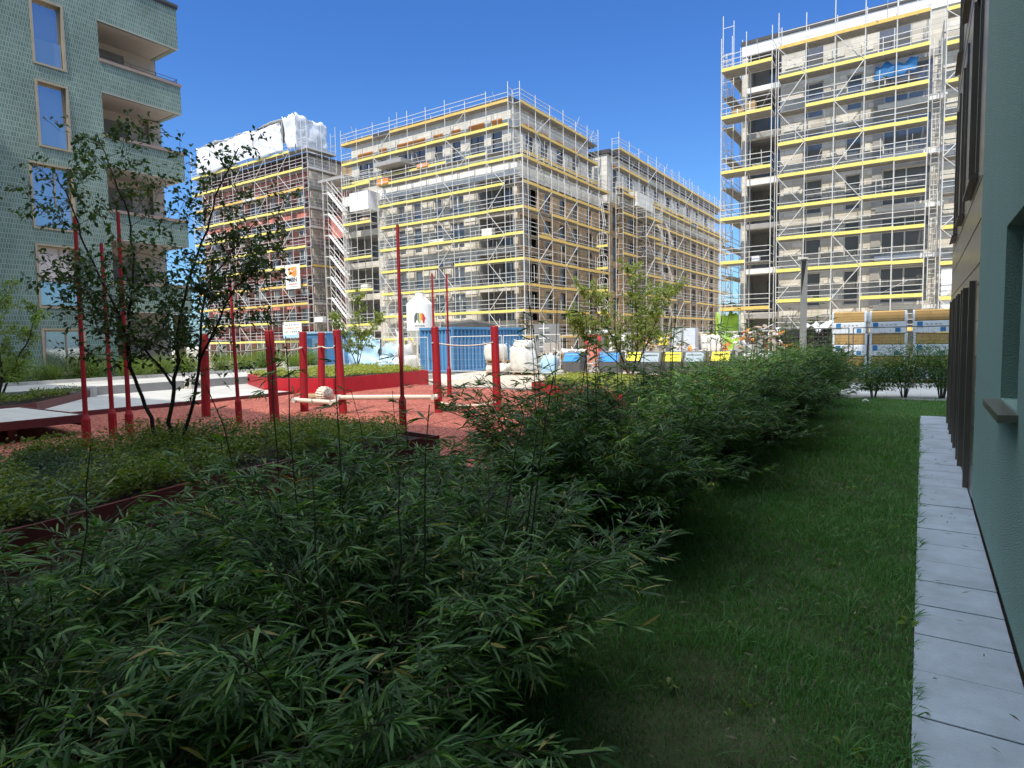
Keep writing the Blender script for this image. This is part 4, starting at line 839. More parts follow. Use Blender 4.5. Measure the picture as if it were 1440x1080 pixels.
def weeds(seed, n, x0, x1, y0, y1, L, W, mat, name, label, z0=.01, per=7):
    r = np.random.default_rng(seed); c = np.stack([r.uniform(x0,x1,n), r.uniform(y0,y1,n)],1); i = np.repeat(np.arange(n), per); m = len(i); a = r.uniform(0,6.28,m); k = r.uniform(.5,1.5,n)[i]
    pos = np.stack([c[i,0]+np.cos(a)*.012*k, c[i,1]+np.sin(a)*.012*k, np.full(m,z0)],1); v, f = leaves(pos, np.stack([np.cos(a),np.sin(a),r.uniform(.2,1.6,m)],1), L*k*r.uniform(.6,1.2,m), W*k, .25, .2, slim=True); stuffmesh(name, mat, label, 'plants', v, f)
weeds(61, 55, -2.2, -.03, .8, 9, .06, .022, m_bush, 'weeds', 'low broad leaved weeds scattered through the lawn')
weeds(62, 60, -1.9, -.03, .9, 8, .17, .005, m_grass, 'grass_tufts', 'taller grass tufts standing out of the lawn', per=11)
weeds(63, 150, -.03, .012, .8, 15, .09, .005, m_grass, 'grass_fringe', 'ragged grass blades leaning over the slab path edge', per=8)
def litter(seed, n, x0, x1, y0, y1, z, mat, name, label):
    r = np.random.default_rng(seed); a = r.uniform(0,6.28,n); pos = np.stack([r.uniform(x0,x1,n), r.uniform(y0,y1,n), np.full(n,z)+r.uniform(0,.03,n)],1); v, f = leaves(pos, np.stack([np.cos(a),np.sin(a),r.uniform(-.1,.3,n)],1), r.uniform(.03,.09,n), r.uniform(.008,.016,n), .05, .1); stuffmesh(name, mat, label, 'leaves', v, f)
litter(64, 160, -2.2, 0, .8, 9, .03, m_drygrass, 'fallen_leaves', 'dry fallen bamboo leaves lying in the lawn')
litter(65, 45, .03, .47, 1, 14, .026, m_drygrass, 'fallen_leaves', 'few dry leaves lying on the slab path')
# free standing shrubs at the lawn end
def shrub_mesh(seed, H, R, nstem, nl, bare=.3, L=.07, W=.02, clump=26):
    r = np.random.default_rng(seed); st = MB(); C = []
    for k in range(nstem):
        a = r.uniform(0,6.28); out = R*r.uniform(.1,.8); h = H*r.uniform(.6,.95); pts = [V((math.cos(a)*(.06+out*t**1.5), math.sin(a)*(.06+out*t**1.5), h*t)) for t in np.linspace(0,1,6)]
        st.path(pts, [.012*(1-.12*i) for i in range(6)], 5)
        for t in r.uniform(bare,1,4): i = min(4,int(t*5)); C.append(np.array(pts[i].lerp(pts[i+1], t*5-i))+r.normal(0,.08,3))
    C = np.array(C); i = r.integers(0,len(C),nl); g = r.normal(0,1,(nl,3))*np.array([.17,.17,.12])*R/.6; pos = C[i]+g; pos[:,2] = np.maximum(pos[:,2], H*bare*.7)
    v, f = leaves(pos, g+r.normal(0,.1,(nl,3)), r.uniform(.6,1.3,nl)*L, r.uniform(.7,1.2,nl)*W, .2, slim=False); return v, f, st
def scatter(name, cat, kinds, mats, spots, labels, group):
    protos = {}
    for i, (x, y, z, kd, s) in enumerate(spots):
        if kd not in protos:
            v, f, st = kinds[kd]; t = thing(name, (0,0,0), labels[i], cat, group); st.build('stem', m_cane, t); npmesh('foliage', v, f, mats[kd], t); protos[kd] = t
        else: t = copy_tree(protos[kd]); t['label'] = labels[i]
        t.location = (x,y,z); t.rotation_euler = (0,0,i*2.1+.4); t.scale = (s,s,s)
SH = [shrub_mesh(40,1.55,.75,16,5200,.32,.075,.022), shrub_mesh(41,1.35,.7,15,4600,.3,.075,.022)]
scatter('bamboo_shrub','shrub',SH,[m_bamboo,m_bamboo],[(-3.0,20.9,0,0,1.0),(-2.1,21.0,0,1,1.05),(-1.15,20.8,0,1,.95),(-.4,21.1,0,0,1.0),(.5,21.2,0,0,1.05)],
 ['airy shrub next to the hedge at the lawn end','airy shrub in front of the first insulation stack','airy shrub below the gap after the first insulation stack','airy shrub in front of the dark gap between two insulation stacks','airy shrub at the lawn end touching the metal cladding'],'airy shrubs across the lawn end')
BU = [shrub_mesh(50,.95,.95,22,7000,.1,.085,.02), shrub_mesh(51,1.1,.9,22,7000,.1,.085,.02)]
ys = [7.4,8.9,10.4,11.9,13.3,14.7,16.1,17.5,18.9,20.3,21.7,23.0]
lab = ['feathery bush in shade '+q for q in ('at the frame edge behind the shaded young tree','under the tiled wall before the window','under the low wide window of the tiled building')]+['half lit feathery bush beside the frame of the low wide window']+['sunlit feathery bush '+q for q in ('under the tiled corner of the loggias','in front of the lowest loggia opening','at the far end of the tiled building','seen behind the trunks of the multi stemmed tree','seen behind the thick half shaded post','seen behind the slim tilted pole','between the slim tilted pole and the dark post','at the end of the raised bed by the blue cabin')]
scatter('feathery_bush','bush',BU,[m_bush,m_bush],[(-29.0+.25*math.sin(y*3),y,.5,i%2,.92+.16*math.sin(i*2.3)) for i, y in enumerate(ys)],lab,'feathery bushes in the raised bed')
# trees
def tree(name, loc, label, stems, nbr, blen, nl, L, W, leafm, seed, start=.4, group=None, spread=1.0, lift=.35, spl=9):
    r = np.random.default_rng(seed); t = thing(name, loc, label, 'tree', group); tr = MB(); P, D = [], []
    for pts, r0 in stems:
        pts = [V(p) for p in pts]; Q = []
        for i in range(len(pts)-1):
            for k in range(4): Q.append(pts[i].lerp(pts[i+1], k/4)+V(r.normal(0,.012,3)))
        Q.append(pts[-1]); n = len(Q); tr.path(Q, [r0*(1-.86*i/(n-1))+.003 for i in range(n)], 7)
        for b in range(nbr):
            f = start+(1-start)*((b+r.uniform(0,1))/nbr); i = min(n-2,int(f*(n-1))); p = Q[i]; a = r.uniform(0,6.28); l = blen*r.uniform(.5,1.1)*(1.15-.65*f)
            d = V((math.cos(a)*spread, math.sin(a)*spread, lift+r.uniform(-.2,.5))).normalized(); br = [p]; q = p
            for k in range(5): d = (d+V(r.normal(0,.16,3))+V((0,0,.05))).normalized(); q = q+d*l/5; br.append(q)
            tr.path(br, [max(.0025,r0*.3*(1-f*.6))*(1-.16*k) for k in range(6)], 4)
            for k in range(1,6):
                for m in range(2):
                    td = (d+V(r.normal(0,.8,3))).normalized(); tl = l*r.uniform(.15,.4); tip = br[k]+td*tl
                    if r.uniform() < .6: tr.path([br[k], tip], [.003,.0015], 3)
                    for s in range(spl): pp = br[k].lerp(tip, r.uniform(.1,1.05)); P.append(np.array(pp)+r.normal(0,.02,3)); D.append(np.array(td)+r.normal(0,.75,3)+np.array([0,0,-.15]))
    P, D = np.array(P), np.array(D); k = r.permutation(len(P))[:nl]; P, D = P[k], D[k]; n = len(P)
    tr.build('trunk', m_bark_t, t, smooth=True)
    v, f = leaves(P, D, r.uniform(.7,1.25,n)*L, r.uniform(.8,1.15,n)*W, .15, .18); o = np.array(loc)
    npmesh('crown', v-o, f, leafm, t); return t
s1 = [(-8.77,4.4,.4),(-8.98,4.32,1.07),(-9.17,4.23,1.57),(-9.23,4.24,2.06),(-9.34,4.19,2.36),(-9.74,4.02,3.3),(-9.97,3.95,3.95),(-10.2,3.85,4.4)]
s2 = [(-8.69,4.46,.4),(-8.69,4.5,.97),(-8.64,4.59,1.56),(-8.63,4.63,2.05),(-8.53,4.77,2.74),(-8.34,4.96,3.5),(-8.19,5.12,4.1),(-8.0,5.29,4.62)]
s3 = [(-8.59,4.52,.4),(-8.43,4.68,1.06),(-8.38,4.77,1.65),(-8.36,4.83,2.24),(-8.3,4.9,2.73),(-7.95,5.15,3.25),(-7.75,5.35,3.6)]
s4 = [(-9.17,4.23,1.57),(-9.21,4.26,2.16),(-9.15,4.37,2.95),(-9.25,4.37,3.74),(-9.45,4.26,4.4),(-9.6,4.19,4.85)]
s5 = [(-8.66,4.55,1.3),(-8.9,4.4,1.75),(-9.15,4.25,2.1),(-9.4,4.1,2.5),(-9.9,3.9,2.9)]
s6 = [(-8.38,4.77,1.65),(-8.15,4.95,2.2),(-7.95,5.1,2.7),(-7.7,5.3,3.0)]
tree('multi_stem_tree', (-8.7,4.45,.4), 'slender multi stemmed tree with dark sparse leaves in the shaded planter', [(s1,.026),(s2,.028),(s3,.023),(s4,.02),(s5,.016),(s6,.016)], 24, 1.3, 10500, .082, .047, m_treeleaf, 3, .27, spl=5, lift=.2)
g = [(-22.8,20.86,.6),(-22.82,20.95,1.5),(-22.75,21.0,2.4),(-22.84,21.15,3.6),(-22.84,21.2,4.5)]
g2 = [(-22.8,20.86,.6),(-22.6,21.0,1.5),(-22.3,21.3,2.4),(-22.0,21.6,3.3)]; g3 = [(-22.8,20.86,.6),(-23.1,20.7,1.6),(-23.5,20.5,2.5),(-23.8,20.4,3.3)]
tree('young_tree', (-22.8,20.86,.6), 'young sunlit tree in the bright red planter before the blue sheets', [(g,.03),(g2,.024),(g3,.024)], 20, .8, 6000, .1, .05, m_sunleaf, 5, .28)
h1 = [(-9.41,22.62,.33),(-9.27,22.78,1.16),(-9.2,22.8,2.2),(-9.3,22.75,3.4),(-9.7,22.6,4.7)]; h2 = [(-9.5,22.55,.33),(-9.7,22.4,1.1),(-10.1,22.2,2.0),(-10.6,21.9,3.0),(-10.9,21.8,3.9)]
h3 = [(-9.41,22.62,.33),(-9.0,22.9,1.4),(-8.7,23.2,2.3),(-8.4,23.5,3.3),(-8.2,23.7,3.7)]; h4 = [(-9.6,22.5,.6),(-10.4,21.9,1.5),(-11.1,21.5,2.2),(-11.5,21.4,2.7)]
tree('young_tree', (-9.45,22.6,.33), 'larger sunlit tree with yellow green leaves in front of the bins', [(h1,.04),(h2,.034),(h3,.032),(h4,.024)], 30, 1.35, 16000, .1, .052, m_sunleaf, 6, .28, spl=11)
k1 = [(-22.9,6.9,.4),(-23,7.0,1.2),(-23.1,7.0,2.2),(-23.2,7.1,3.2),(-23.3,7.2,4.0)]; k2 = [(-22.9,6.9,.4),(-22.8,7.3,1.4),(-22.7,7.7,2.3),(-22.6,7.9,3.2)]
tree('young_tree', (-22.9,6.9,.4), 'shaded bushy tree at the frame edge against the tiled wall', [(k1,.035),(k2,.03)], 22, .9, 7000, .09, .04, m_bush, 8, .2)
# ------------------------------------------------------------------ site objects
ct = thing('shipping_container', (-23.5,31.2,0), 'blue corrugated steel storage container behind the playground', 'container')
def corr(mb, p, q, z0, z1, n, dep):
    p, q = V(p), V(q); d = (q-p)/n; o = V((d.y,-d.x,0)).normalized()*dep; pr = None; L = []
    for i in range(n):
        b = p+d*i; L += [b, b+d*.3, b+d*.42+o*-1, b+d*.88+o*-1]
    L.append(q)
    for a, b in zip(L, L[1:]): mb.quad((a.x,a.y,z0),(b.x,b.y,z0),(b.x,b.y,z1),(a.x,a.y,z1))
part('front_wall', m_blue, ct, lambda mb: corr(mb,(-24.7,27.62,0),(-22.35,27.62,0),.16,2.5,9,.09))
part('side_wall', m_blue, ct, lambda mb: corr(mb,(-22.32,27.65,0),(-22.32,34.95,0),.16,2.5,20,.11))
part('frame', m_blue, ct, lambda mb: ([mb.box(x-.05,x+.05,y-.05,y+.05,0,2.66) for x in (-24.72,-22.33) for y in (27.6,35)], mb.box(-24.7,-22.38,27.56,27.64,.04,.155), mb.box(-22.36,-22.27,27.65,34.95,.04,.155), mb.box(-24.67,-22.38,27.55,27.66,2.505,2.64), mb.box(-22.38,-22.26,27.65,34.95,2.505,2.64)))
part('roof', m_steel, ct, lambda mb: mb.box(-24.7,-22.35,27.6,35,2.6,2.65)); part('rear_wall', m_blue, ct, lambda mb: mb.box(-24.7,-22.5,34.9,34.94,.1,2.55))
part('cover_sheet', m_roofdk, ct, lambda mb: mb.path([(-24.2,29,2.68),(-23.6,31,2.82),(-23.2,33,2.74)],[.2,.35,.15],7))
# silo
si = thing('plaster_silo', (-31.2,34.8,0), 'white steel silo with conical top and a striped animal emblem', 'silo')
SX, SY, SR = -31.2, 34.8, .97
part('tank', m_white, si, lambda mb: mb.lathe((SX,SY,0),[(.2,1.6),(SR,2.65),(SR,4.55),(SR*.98,4.62),(.42,5.1),(.3,5.18),(.3,5.4),(.22,5.42)],36), smooth=False)
part('hatch', m_steel, si, lambda mb: (mb.lathe((SX,SY,5.42),[(.3,0),(.3,.07),(.05,.12)],16), mb.tube((SX+.5,SY-.2,5.0),(SX+.55,SY-.2,5.3),.06)))
for a in (.5,2.1,3.6,5.2): part('leg', m_steel, si, lambda mb: (mb.tube((SX+SR*.95*math.cos(a),SY+SR*.95*math.sin(a),0),(SX+SR*.95*math.cos(a),SY+SR*.95*math.sin(a),2.75),.055), mb.tube((SX+SR*.95*math.cos(a),SY+SR*.95*math.sin(a),.3),(SX+SR*.95*math.cos(a+1.5),SY+SR*.95*math.sin(a+1.5),2.3),.03)))
part('base_frame', m_steel, si, lambda mb: (mb.box(SX-1,SX+1,SY-1,SY-.9,0,.15), mb.box(SX-1,SX+1,SY+.9,SY+1,0,.15)))
va = math.atan2(-SY,-SX)                               # direction from the silo to the court
def silo_patch(mb, cols, ext=.008):
    """cols: list of (s, z_low, z_high) columns -> a skin wrapped on the tank"""
    k = len(mb.v)
    for s, a, b in cols:
        t = va+s/SR; r = SR+ext
        mb.v += [(SX+r*math.cos(t),SY+r*math.sin(t),a),(SX+r*math.cos(t),SY+r*math.sin(t),b)]
    for i in range(len(cols)-1): mb.f.append((k+2*i,k+2*i+2,k+2*i+3,k+2*i+1))
body = [(-.40,3.25,3.62),(-.36,3.18,3.78),(-.30,3.2,3.88),(-.26,3.36,3.92),(-.18,3.46,3.93),(-.14,3.30,3.92),(-.05,3.14,3.90),(.0,3.14,3.92),(.06,3.2,3.9),(.10,3.42,3.9),(.17,3.42,3.9),(.21,3.2,3.89),(.28,3.14,3.84),(.33,3.2,3.74),(.37,3.42,3.62),(.44,3.5,3.56)]
cols_ = [m_black,m_black,m_curb,m_green,m_cyel,m_orange,m_orange,m_cabin,m_cabin]
segs = [(-.40,-.30),(-.28,-.20),(-.18,-.11),(-.09,-.03),(-.01,.05),(.06,.12),(.125,.20),(.205,.30),(.305,.44)]
em = part('emblem', m_black, si, lambda mb: silo_patch(mb,[(-.402,3.3,3.6),(-.398,3.3,3.6)]))
def interp(s):
    for (a, l0, h0), (b, l1, h1) in zip(body, body[1:]):
        if a <= s <= b: f = (s-a)/(b-a); return l0+(l1-l0)*f, h0+(h1-h0)*f
    return body[-1][1], body[-1][2]
for (a, b), cm in zip(segs, cols_):
    part('emblem_stripe', cm, em, lambda mb: silo_patch(mb, [(a+(b-a)*i/4, *interp(a+(b-a)*i/4)) for i in range(5)]))
for i, chx in enumerate('CAPAROL'):
    t = va+(-.33+.11*i)/SR; n = V((math.cos(t),math.sin(t),0)); ux = V((-math.sin(t),math.cos(t),0)); textmesh(chx, .155, m_curb, si, V((SX,SY,2.93))+n*(SR+.012), ux, (0,0,1), bold=.004)
part('print_line', m_curb, si, lambda mb: silo_patch(mb, [(-.45+.1*i,2.76,2.775) for i in range(8)]))
# portable toilet and blue cabin
tl = thing('portable_toilet', (-15.7,33,0), 'red portable toilet cabin with white domed roof behind the bins', 'toilet')
part('cabin', m_cabin, tl, lambda mb: mb.box(-16.35,-15.35,32.4,33.5,.08,2.05), bevel=.03); part('roof', m_white, tl, lambda mb: mb.prism([(-16.42,32.32),(-15.28,32.32),(-15.28,33.58),(-16.42,33.58)],2.05,2.32), bevel=.12)
part('door', m_salmon, tl, lambda mb: (mb.box(-16.2,-15.5,32.37,32.395,.2,1.95))); part('sign', m_white, tl, lambda mb: mb.box(-15.72,-15.52,32.355,32.368,1.6,1.85)); part('base', m_bin, tl, lambda mb: mb.box(-16.4,-15.3,32.35,33.55,0,.08))
part('side_panel', m_curb, tl, lambda mb: mb.box(-15.345,-15.3,32.45,33.45,.15,2.0))
bc = thing('blue_cabin', (-34,28.5,0), 'blue site cabin with a door at the end of the feathery bushes', 'cabin')
part('body', m_blue, bc, lambda mb: mb.box(-35.6,-32.8,27.4,29.6,.1,2.5), bevel=.03); part('roof', m_lightblue, bc, lambda mb: mb.box(-35.7,-32.7,27.3,29.7,2.5,2.6)); d_ = part('door', m_lightblue, bc, lambda mb: mb.box(-34.2,-33.2,27.36,27.395,.15,2.2))
part('window', m_glassdk, d_, lambda mb: mb.box(-33.9,-33.6,27.345,27.358,1.55,1.85))
# waste bins
def bin_(x, y, lid, label, rz=0, s=1.0, twin=False):
    t = thing('waste_container', (x,y,.0), label, 'bin', 'waste containers in a row'); ORG[t.name] = V((0,0,0)); w_ = .5
    def bodyf(mb): mb.hexa([(-w_*.9,-.38,.12),(w_*.9,-.38,.12),(w_*.9,.42,.12),(-w_*.9,.42,.12),(-w_,-.45,.66),(w_,-.45,.66),(w_,.5,.66),(-w_,.5,.66)]); mb.hexa([(-w_,-.45,.662),(w_,-.45,.662),(w_,.5,.662),(-w_,.5,.662),(-w_,-.2,1.1),(w_,-.2,1.1),(w_,.5,1.1),(-w_,.5,1.1)])
    part('body', m_bin, t, bodyf, bevel=.015)
    def lidf(mb): mb.hexa([(-w_*.84,-.46,.68),(w_*.84,-.46,.68),(w_*.84,-.44,.68),(-w_*.84,-.44,.68),(-w_*.84,-.215,1.11),(w_*.84,-.215,1.11),(w_*.84,-.19,1.11),(-w_*.84,-.19,1.11)])
    l = part('lid', lid, t, lidf); part('lid_handle', m_lightblue if lid is m_cblue else m_curb, l, lambda mb: mb.tube((-.34,-.30,1.0),(.34,-.30,1.0),.018))
    part('top', m_curb, t, lambda mb: mb.box(-w_-.02,w_+.02,-.2,.52,1.101,1.15))
    for px in (-.38,.38):
        for py in (-.28,.34): part('wheel', m_black, t, lambda mb: mb.tube((px-.025,py,.07),(px+.025,py,.07),.07,n=10))
    ORG[t.name] = V((x,y,0)); t.rotation_euler = (0,0,rz); t.scale = (s,s,s)
B = [(-15.2,28.85,m_cblue,'dark grey container with blue lid, first of the row beside the pallets',.1),(-14.0,30.6,m_cblue,'dark grey container with blue lid set back behind the first pair',.05),(-13.0,28.8,m_cblue,'dark grey container with blue lid, front one next to the yellow lid',.08),
 (-12.25,30.2,m_cyel,'dark grey container with yellow lid behind the tree stems',.06),(-10.9,28.8,m_cgrey,'dark grey container with grey lid between two yellow lidded ones',.05),(-10.1,29.7,m_cyel,'dark grey container with yellow lid set back beside the grey lid',.05),
 (-8.95,29.4,m_cgrey,'dark grey container with pale grey lid half hidden by bamboo leaves',.04),(-8.0,30.4,m_cyel,'dark grey container with yellow lid at the end of the row',.02)]
for x, y, l, lab, rz in B: bin_(x, y, l, lab, rz)
# big bags, pallets, crates
def bigbag(x, y, z, s, h, label, seed, mat=None):
    t = thing('big_bag', (x,y,z), label, 'bag', 'white bulk bags'); r = random.Random(seed); mb = MB(); n = 28; ro = r.uniform(-.4,.4); tx, ty = r.uniform(-.12,.12), r.uniform(-.1,.1)
    rings = [(.86,0),(.98,.04),(1.04,.2),(1.07,.4),(1.06,.6),(1.0,.8),(.92,.93),(.7,.99),(.35,.95),(.05,.93)]
    for i, (f, hz) in enumerate(rings):
        for j in range(n):
            a = 2*math.pi*j/n; nz = mnoise.noise(V((math.cos(a)*1.6+seed*5,math.sin(a)*1.6,hz*2.4)))*.09+mnoise.noise(V((math.cos(a)*5+seed,math.sin(a)*5,hz*7)))*.035
            q = s*.5*f/max(abs(math.cos(a)),abs(math.sin(a)))**.93*(1+nz); b = a+ro
            mb.v.append((x+q*math.cos(b)+tx*h*hz, y+q*math.sin(b)+ty*h*hz, z+h*hz+(h*nz*1.3 if i > 4 else 0)))
    for i in range(len(rings)-1):
        for j in range(n): m = (j+1)%n; mb.f.append((i*n+j,i*n+m,(i+1)*n+m,(i+1)*n+j))
    mb.f.append(tuple((len(rings)-1)*n+j for j in range(n))); o = mb.build('sack', mat or m_bag, t, smooth=True)
    for px, py in ((-.42,-.42),(.42,-.42),(.42,.42),(-.42,.42)):
        c, d = x+tx*h+s*(px*math.cos(ro)-py*math.sin(ro)), y+ty*h+s*(px*math.sin(ro)+py*math.cos(ro)); part('loop', m_bag, o, lambda mb: mb.path([(c,d,z+h*.84),(c+px*.1,d+py*.1,z+h*r.uniform(1.05,1.2)),(x+tx*h+(c-x)*.6,y+ty*h+(d-y)*.75,z+h*.9)],.024,5))
def pallet(x, y, z, label, rz=0, sx=1.2, sy=.8):
    t = thing('wooden_pallet', (x,y,z), label, 'pallet', 'wooden pallets'); ORG[t.name] = V((0,0,0))
    part('top_boards', m_wood, t, lambda mb: [mb.box(-sx/2,sx/2,-sy/2+q*sy/5+.01,-sy/2+(q+1)*sy/5-.015,.12,.145) for q in range(5)]); part('blocks', m_wood, t, lambda mb: [mb.box(a-.05,a+.05,b-.07,b+.07,.022,.118) for a in (-sx/2+.05,0,sx/2-.05) for b in (-sy/2+.07,0,sy/2-.07)])
    part('bottom_boards', m_wood, t, lambda mb: [mb.box(-sx/2,sx/2,b-.05,b+.05,0,.02) for b in (-sy/2+.07,0,sy/2-.07)]); ORG[t.name] = V((x,y,z)); t.rotation_euler = (0,0,rz)
for i, (x, y, z, rz, lab) in enumerate(((-18.95,27.35,0,.05,'pallet under the white bags, below the upright post'),(-18.95,27.35,.62,.15,'splintered pallet between the lower and upper white bags'),(-17.4,27.6,0,.1,'pallet below the tilted white bag'),(-16.3,30.6,0,.2,'lowest pallet of the pile beside the toilet'),(-16.3,30.6,.55,.25,'middle pallet of the pile beside the toilet'),(-17.6,30.8,.9,.1,'pallet on top of the pale cartons behind the bags'))): pallet(x,y,z,lab,rz)
bigbag(-18.6,27.3,.145,.75,.48,'low crumpled white bag on the lowest pallet',1); bigbag(-19.35,27.4,.145,.7,.48,'flat white bag beside the crumpled one on the same pallet',2)
bigbag(-19.15,27.35,.77,.95,.85,'full square white bag stacked highest above the pallets',3); bigbag(-17.5,27.6,.145,1.05,1.35,'tall bulging white bag behind the upright post',4); bigbag(-17.55,27.65,1.45,.85,.35,'slumped white bag lying over the tall one',5)
bigbag(-16.6,28.6,0,.8,1.0,'pale bag standing by the pallets near the bins',6,m_lightblue); bigbag(-29.2,30.4,0,1.3,1.1,'white heap bag beside the blue draped stack',7); bigbag(-27.9,29.6,0,1.2,.9,'second white heap bag by the silo mast',8); bigbag(-28.6,30.2,.85,1.0,.8,'white bag thrown across the two heap bags',9)
bigbag(-17.3,32.4,.2,2.0,1.0,'wide white covered heap against the red toilet',14); bigbag(-9.2,33.0,.9,1.0,1.0,'white bag standing high in the debris behind the bins',15)
def carton(x, y, z, sx, sy, sz, label, mat, rz=0):
    t = thing('carton_stack', (x,y,z), label, 'cartons', 'cartons and boards on the site'); ORG[t.name] = V((0,0,0)); part('cartons', mat, t, lambda mb: [mb.box(-sx/2+random.uniform(0,.03),sx/2-random.uniform(0,.03),-sy/2,sy/2,q*sz/4+.004,(q+1)*sz/4-.004) for q in range(4)], bevel=.01)
    part('strap', m_curb, t, lambda mb: mb.box(-.03,.03,-sy/2-.006,sy/2+.006,-.0,sz+.006)); ORG[t.name] = V((x,y,z)); t.rotation_euler = (0,0,rz)
carton(-17.6,30.8,0,1.2,.8,.9,'pale carton stack below the topmost pallet',m_bag,.1); carton(-17.6,30.8,1.05,.9,.6,.6,'beige carton stack on the topmost pallet',m_soffit,.15); carton(-16.3,30.6,.7,1.1,.7,.35,'tan boards on the pallet pile beside the toilet',m_wool,.2)
carton(-14.6,33.4,.1,1.1,.8,2.0,'tall stack of white boards with dark gaps beside the toilet',m_white,.05); carton(-10.8,33.4,.6,1.3,.9,1.7,'wrapped bluish white block standing behind the bins',m_film,.1); carton(-7.3,32.6,.1,1.3,1.0,1.3,'grey cartons below the scaffold corner',m_conc,.1); carton(-11.9,32.6,.2,1.0,.8,1.2,'peach cartons behind the grey lid',m_soffit,.3); carton(-6.6,31.4,.1,1.3,.8,.9,'pale cartons behind the bamboo near the mast',m_white,.2)
carton(-11.7,32.6,1.42,.5,.4,.5,'yellow bundle on the peach cartons',m_cyel,.3)
hv = thing('hanging_vest', (-31.0,32.6,1.3), 'signal yellow cloth hung on a white frame beside the container', 'cloth'); part('cloth', m_hivis, hv, lambda mb: mb.prism([(-31.3,32.55),(-30.8,32.6),(-30.78,32.66),(-31.3,32.62)],1.35,2.05)); part('frame', m_white, hv, lambda mb: (mb.tube((-31.4,32.5,0),(-31.2,32.5,2.6),.06), mb.tube((-31.3,32.5,2.0),(-30.6,32.5,2.9),.04), mb.tube((-31.5,32.5,2.7),(-31.25,32.5,2.3),.035)))
for i, (P, lab) in enumerate((([(-33.2,29.0,.2),(-30.0,29.0,.2),(-30.2,29.6,2.1),(-33.0,29.6,2.35)],'pale blue sheet draped over a stack behind the young tree'),([(-30.4,29.2,.1),(-28.8,29.2,.1),(-28.7,29.8,1.85),(-30.2,29.8,1.7)],'pale blue cover over a block beside the white heap bags'),([(-36.0,25.0,.3),(-37.8,25.2,.3),(-37.6,26.0,1.3),(-36.0,25.8,1.2)],'small dark blue cover behind the bushes'))): sheetmesh('blue_sheet', P, 18, 10, m_lightblue if i < 2 else m_print, lab, 'sheet', .5, .03, 20+i)
# debris
def debris(n, x0, x1, y0, y1, h, mats, label, seed):
    r = random.Random(seed); mb = MB(); 
    for k in range(n):
        x, y = r.uniform(x0,x1), r.uniform(y0,y1); fx = 1-abs((x-(x0+x1)/2)/((x1-x0)/2))**2; z = r.uniform(.02,h*max(.15,fx)); a = V((r.uniform(-1,1),r.uniform(-.4,.4),r.uniform(-.5,.6)))*r.uniform(.15,.55); mb.beam(V((x,y,z)),V((x,y,z))+a,r.uniform(.05,.25),r.uniform(.02,.12))
    o = mb.build('rubble', mats, None); 
    o.data.polygons.foreach_set('material_index', [ (i//6*7919 % len(mats)) for i in range(len(o.data.polygons))]); o['kind'] = 'stuff'; o['label'] = label; o['category'] = 'rubble'
debris(480,-9.6,-4.2,32,34.5,2.3,[m_orange,m_wood,m_white,m_soffit,m_lattice],'mixed demolition debris of orange timber and white scraps behind the hedge',1)
debris(140,-7,-3.6,29.5,31,1.0,[m_white,m_film,m_lightblue,m_bag,m_salmon],'pale plastic scraps heaped below the lattice crates',2)
debris(220,-18.6,-14.6,29.4,32,1.2,[m_bag,m_wood,m_conc,m_soffit],'pale rubble between bags and toilet',3)
debris(150,-33,-27.5,29,31,.9,[m_white,m_lightblue,m_bag,m_film],'white scraps round the blue draped stacks',4)
debris(300,-13.8,-9.0,31.5,34,1.9,[m_soffit,m_white,m_orange,m_wood,m_conc],'peach and white scraps behind the bins',5)
# insulation stacks
for i, (x, lab) in enumerate(((-2.4,'stack of tan mineral wool packs in white film, sunlit along one edge'),(-1.12,'stack of tan mineral wool packs in white film, middle of three'),(.3,'stack of tan mineral wool packs in white film beside the metal cladding'))):
    t = thing('insulation_stack', (x,28.3,0), lab, 'stack', 'stacked insulation packs'); wd = 1.22 if i != 1 else 1.24; yo = 0
    for k in range(3):
        z = .12+k*.87; j = random.uniform(-.03,.03); wl = part('wool', m_wool, t, lambda mb: mb.box(x-wd/2+.05+j,x+wd/2-.05+j,27.75,29.4,z+.43,z+.855), bevel=.05)
        f = part('film', m_film, t, lambda mb: (mb.box(x-wd/2+.02+j,x+wd/2-.02+j,27.72,29.43,z,z+.43), mb.box(x-wd/2+.01+j,x-wd/2+.085+j,27.715,29.42,z+.431,z+.85), mb.box(x+wd/2-.085+j,x+wd/2-.01+j,27.715,29.42,z+.431,z+.85)), bevel=.025)
        part('blue_print', m_print, f, lambda mb: (mb.box(x-wd/2+.14,x-wd/2+.31,27.708,27.716,z+.2,z+.41))); part('blue_print', m_print, f, lambda mb: mb.box(x+wd/2-.36,x+wd/2-.2,27.708,27.716,z+.04,z+.19))
        part('small_print', m_curb, f, lambda mb: [mb.box(x-.2+q*.14,x-.13+q*.14,27.709,27.716,z+.3,z+.325) for q in range(4)])
    part('pallet', m_wood, t, lambda mb: [mb.box(x-.6+q*.42,x-.4+q*.42,27.75,29.35,0,.115) for q in range(3)])
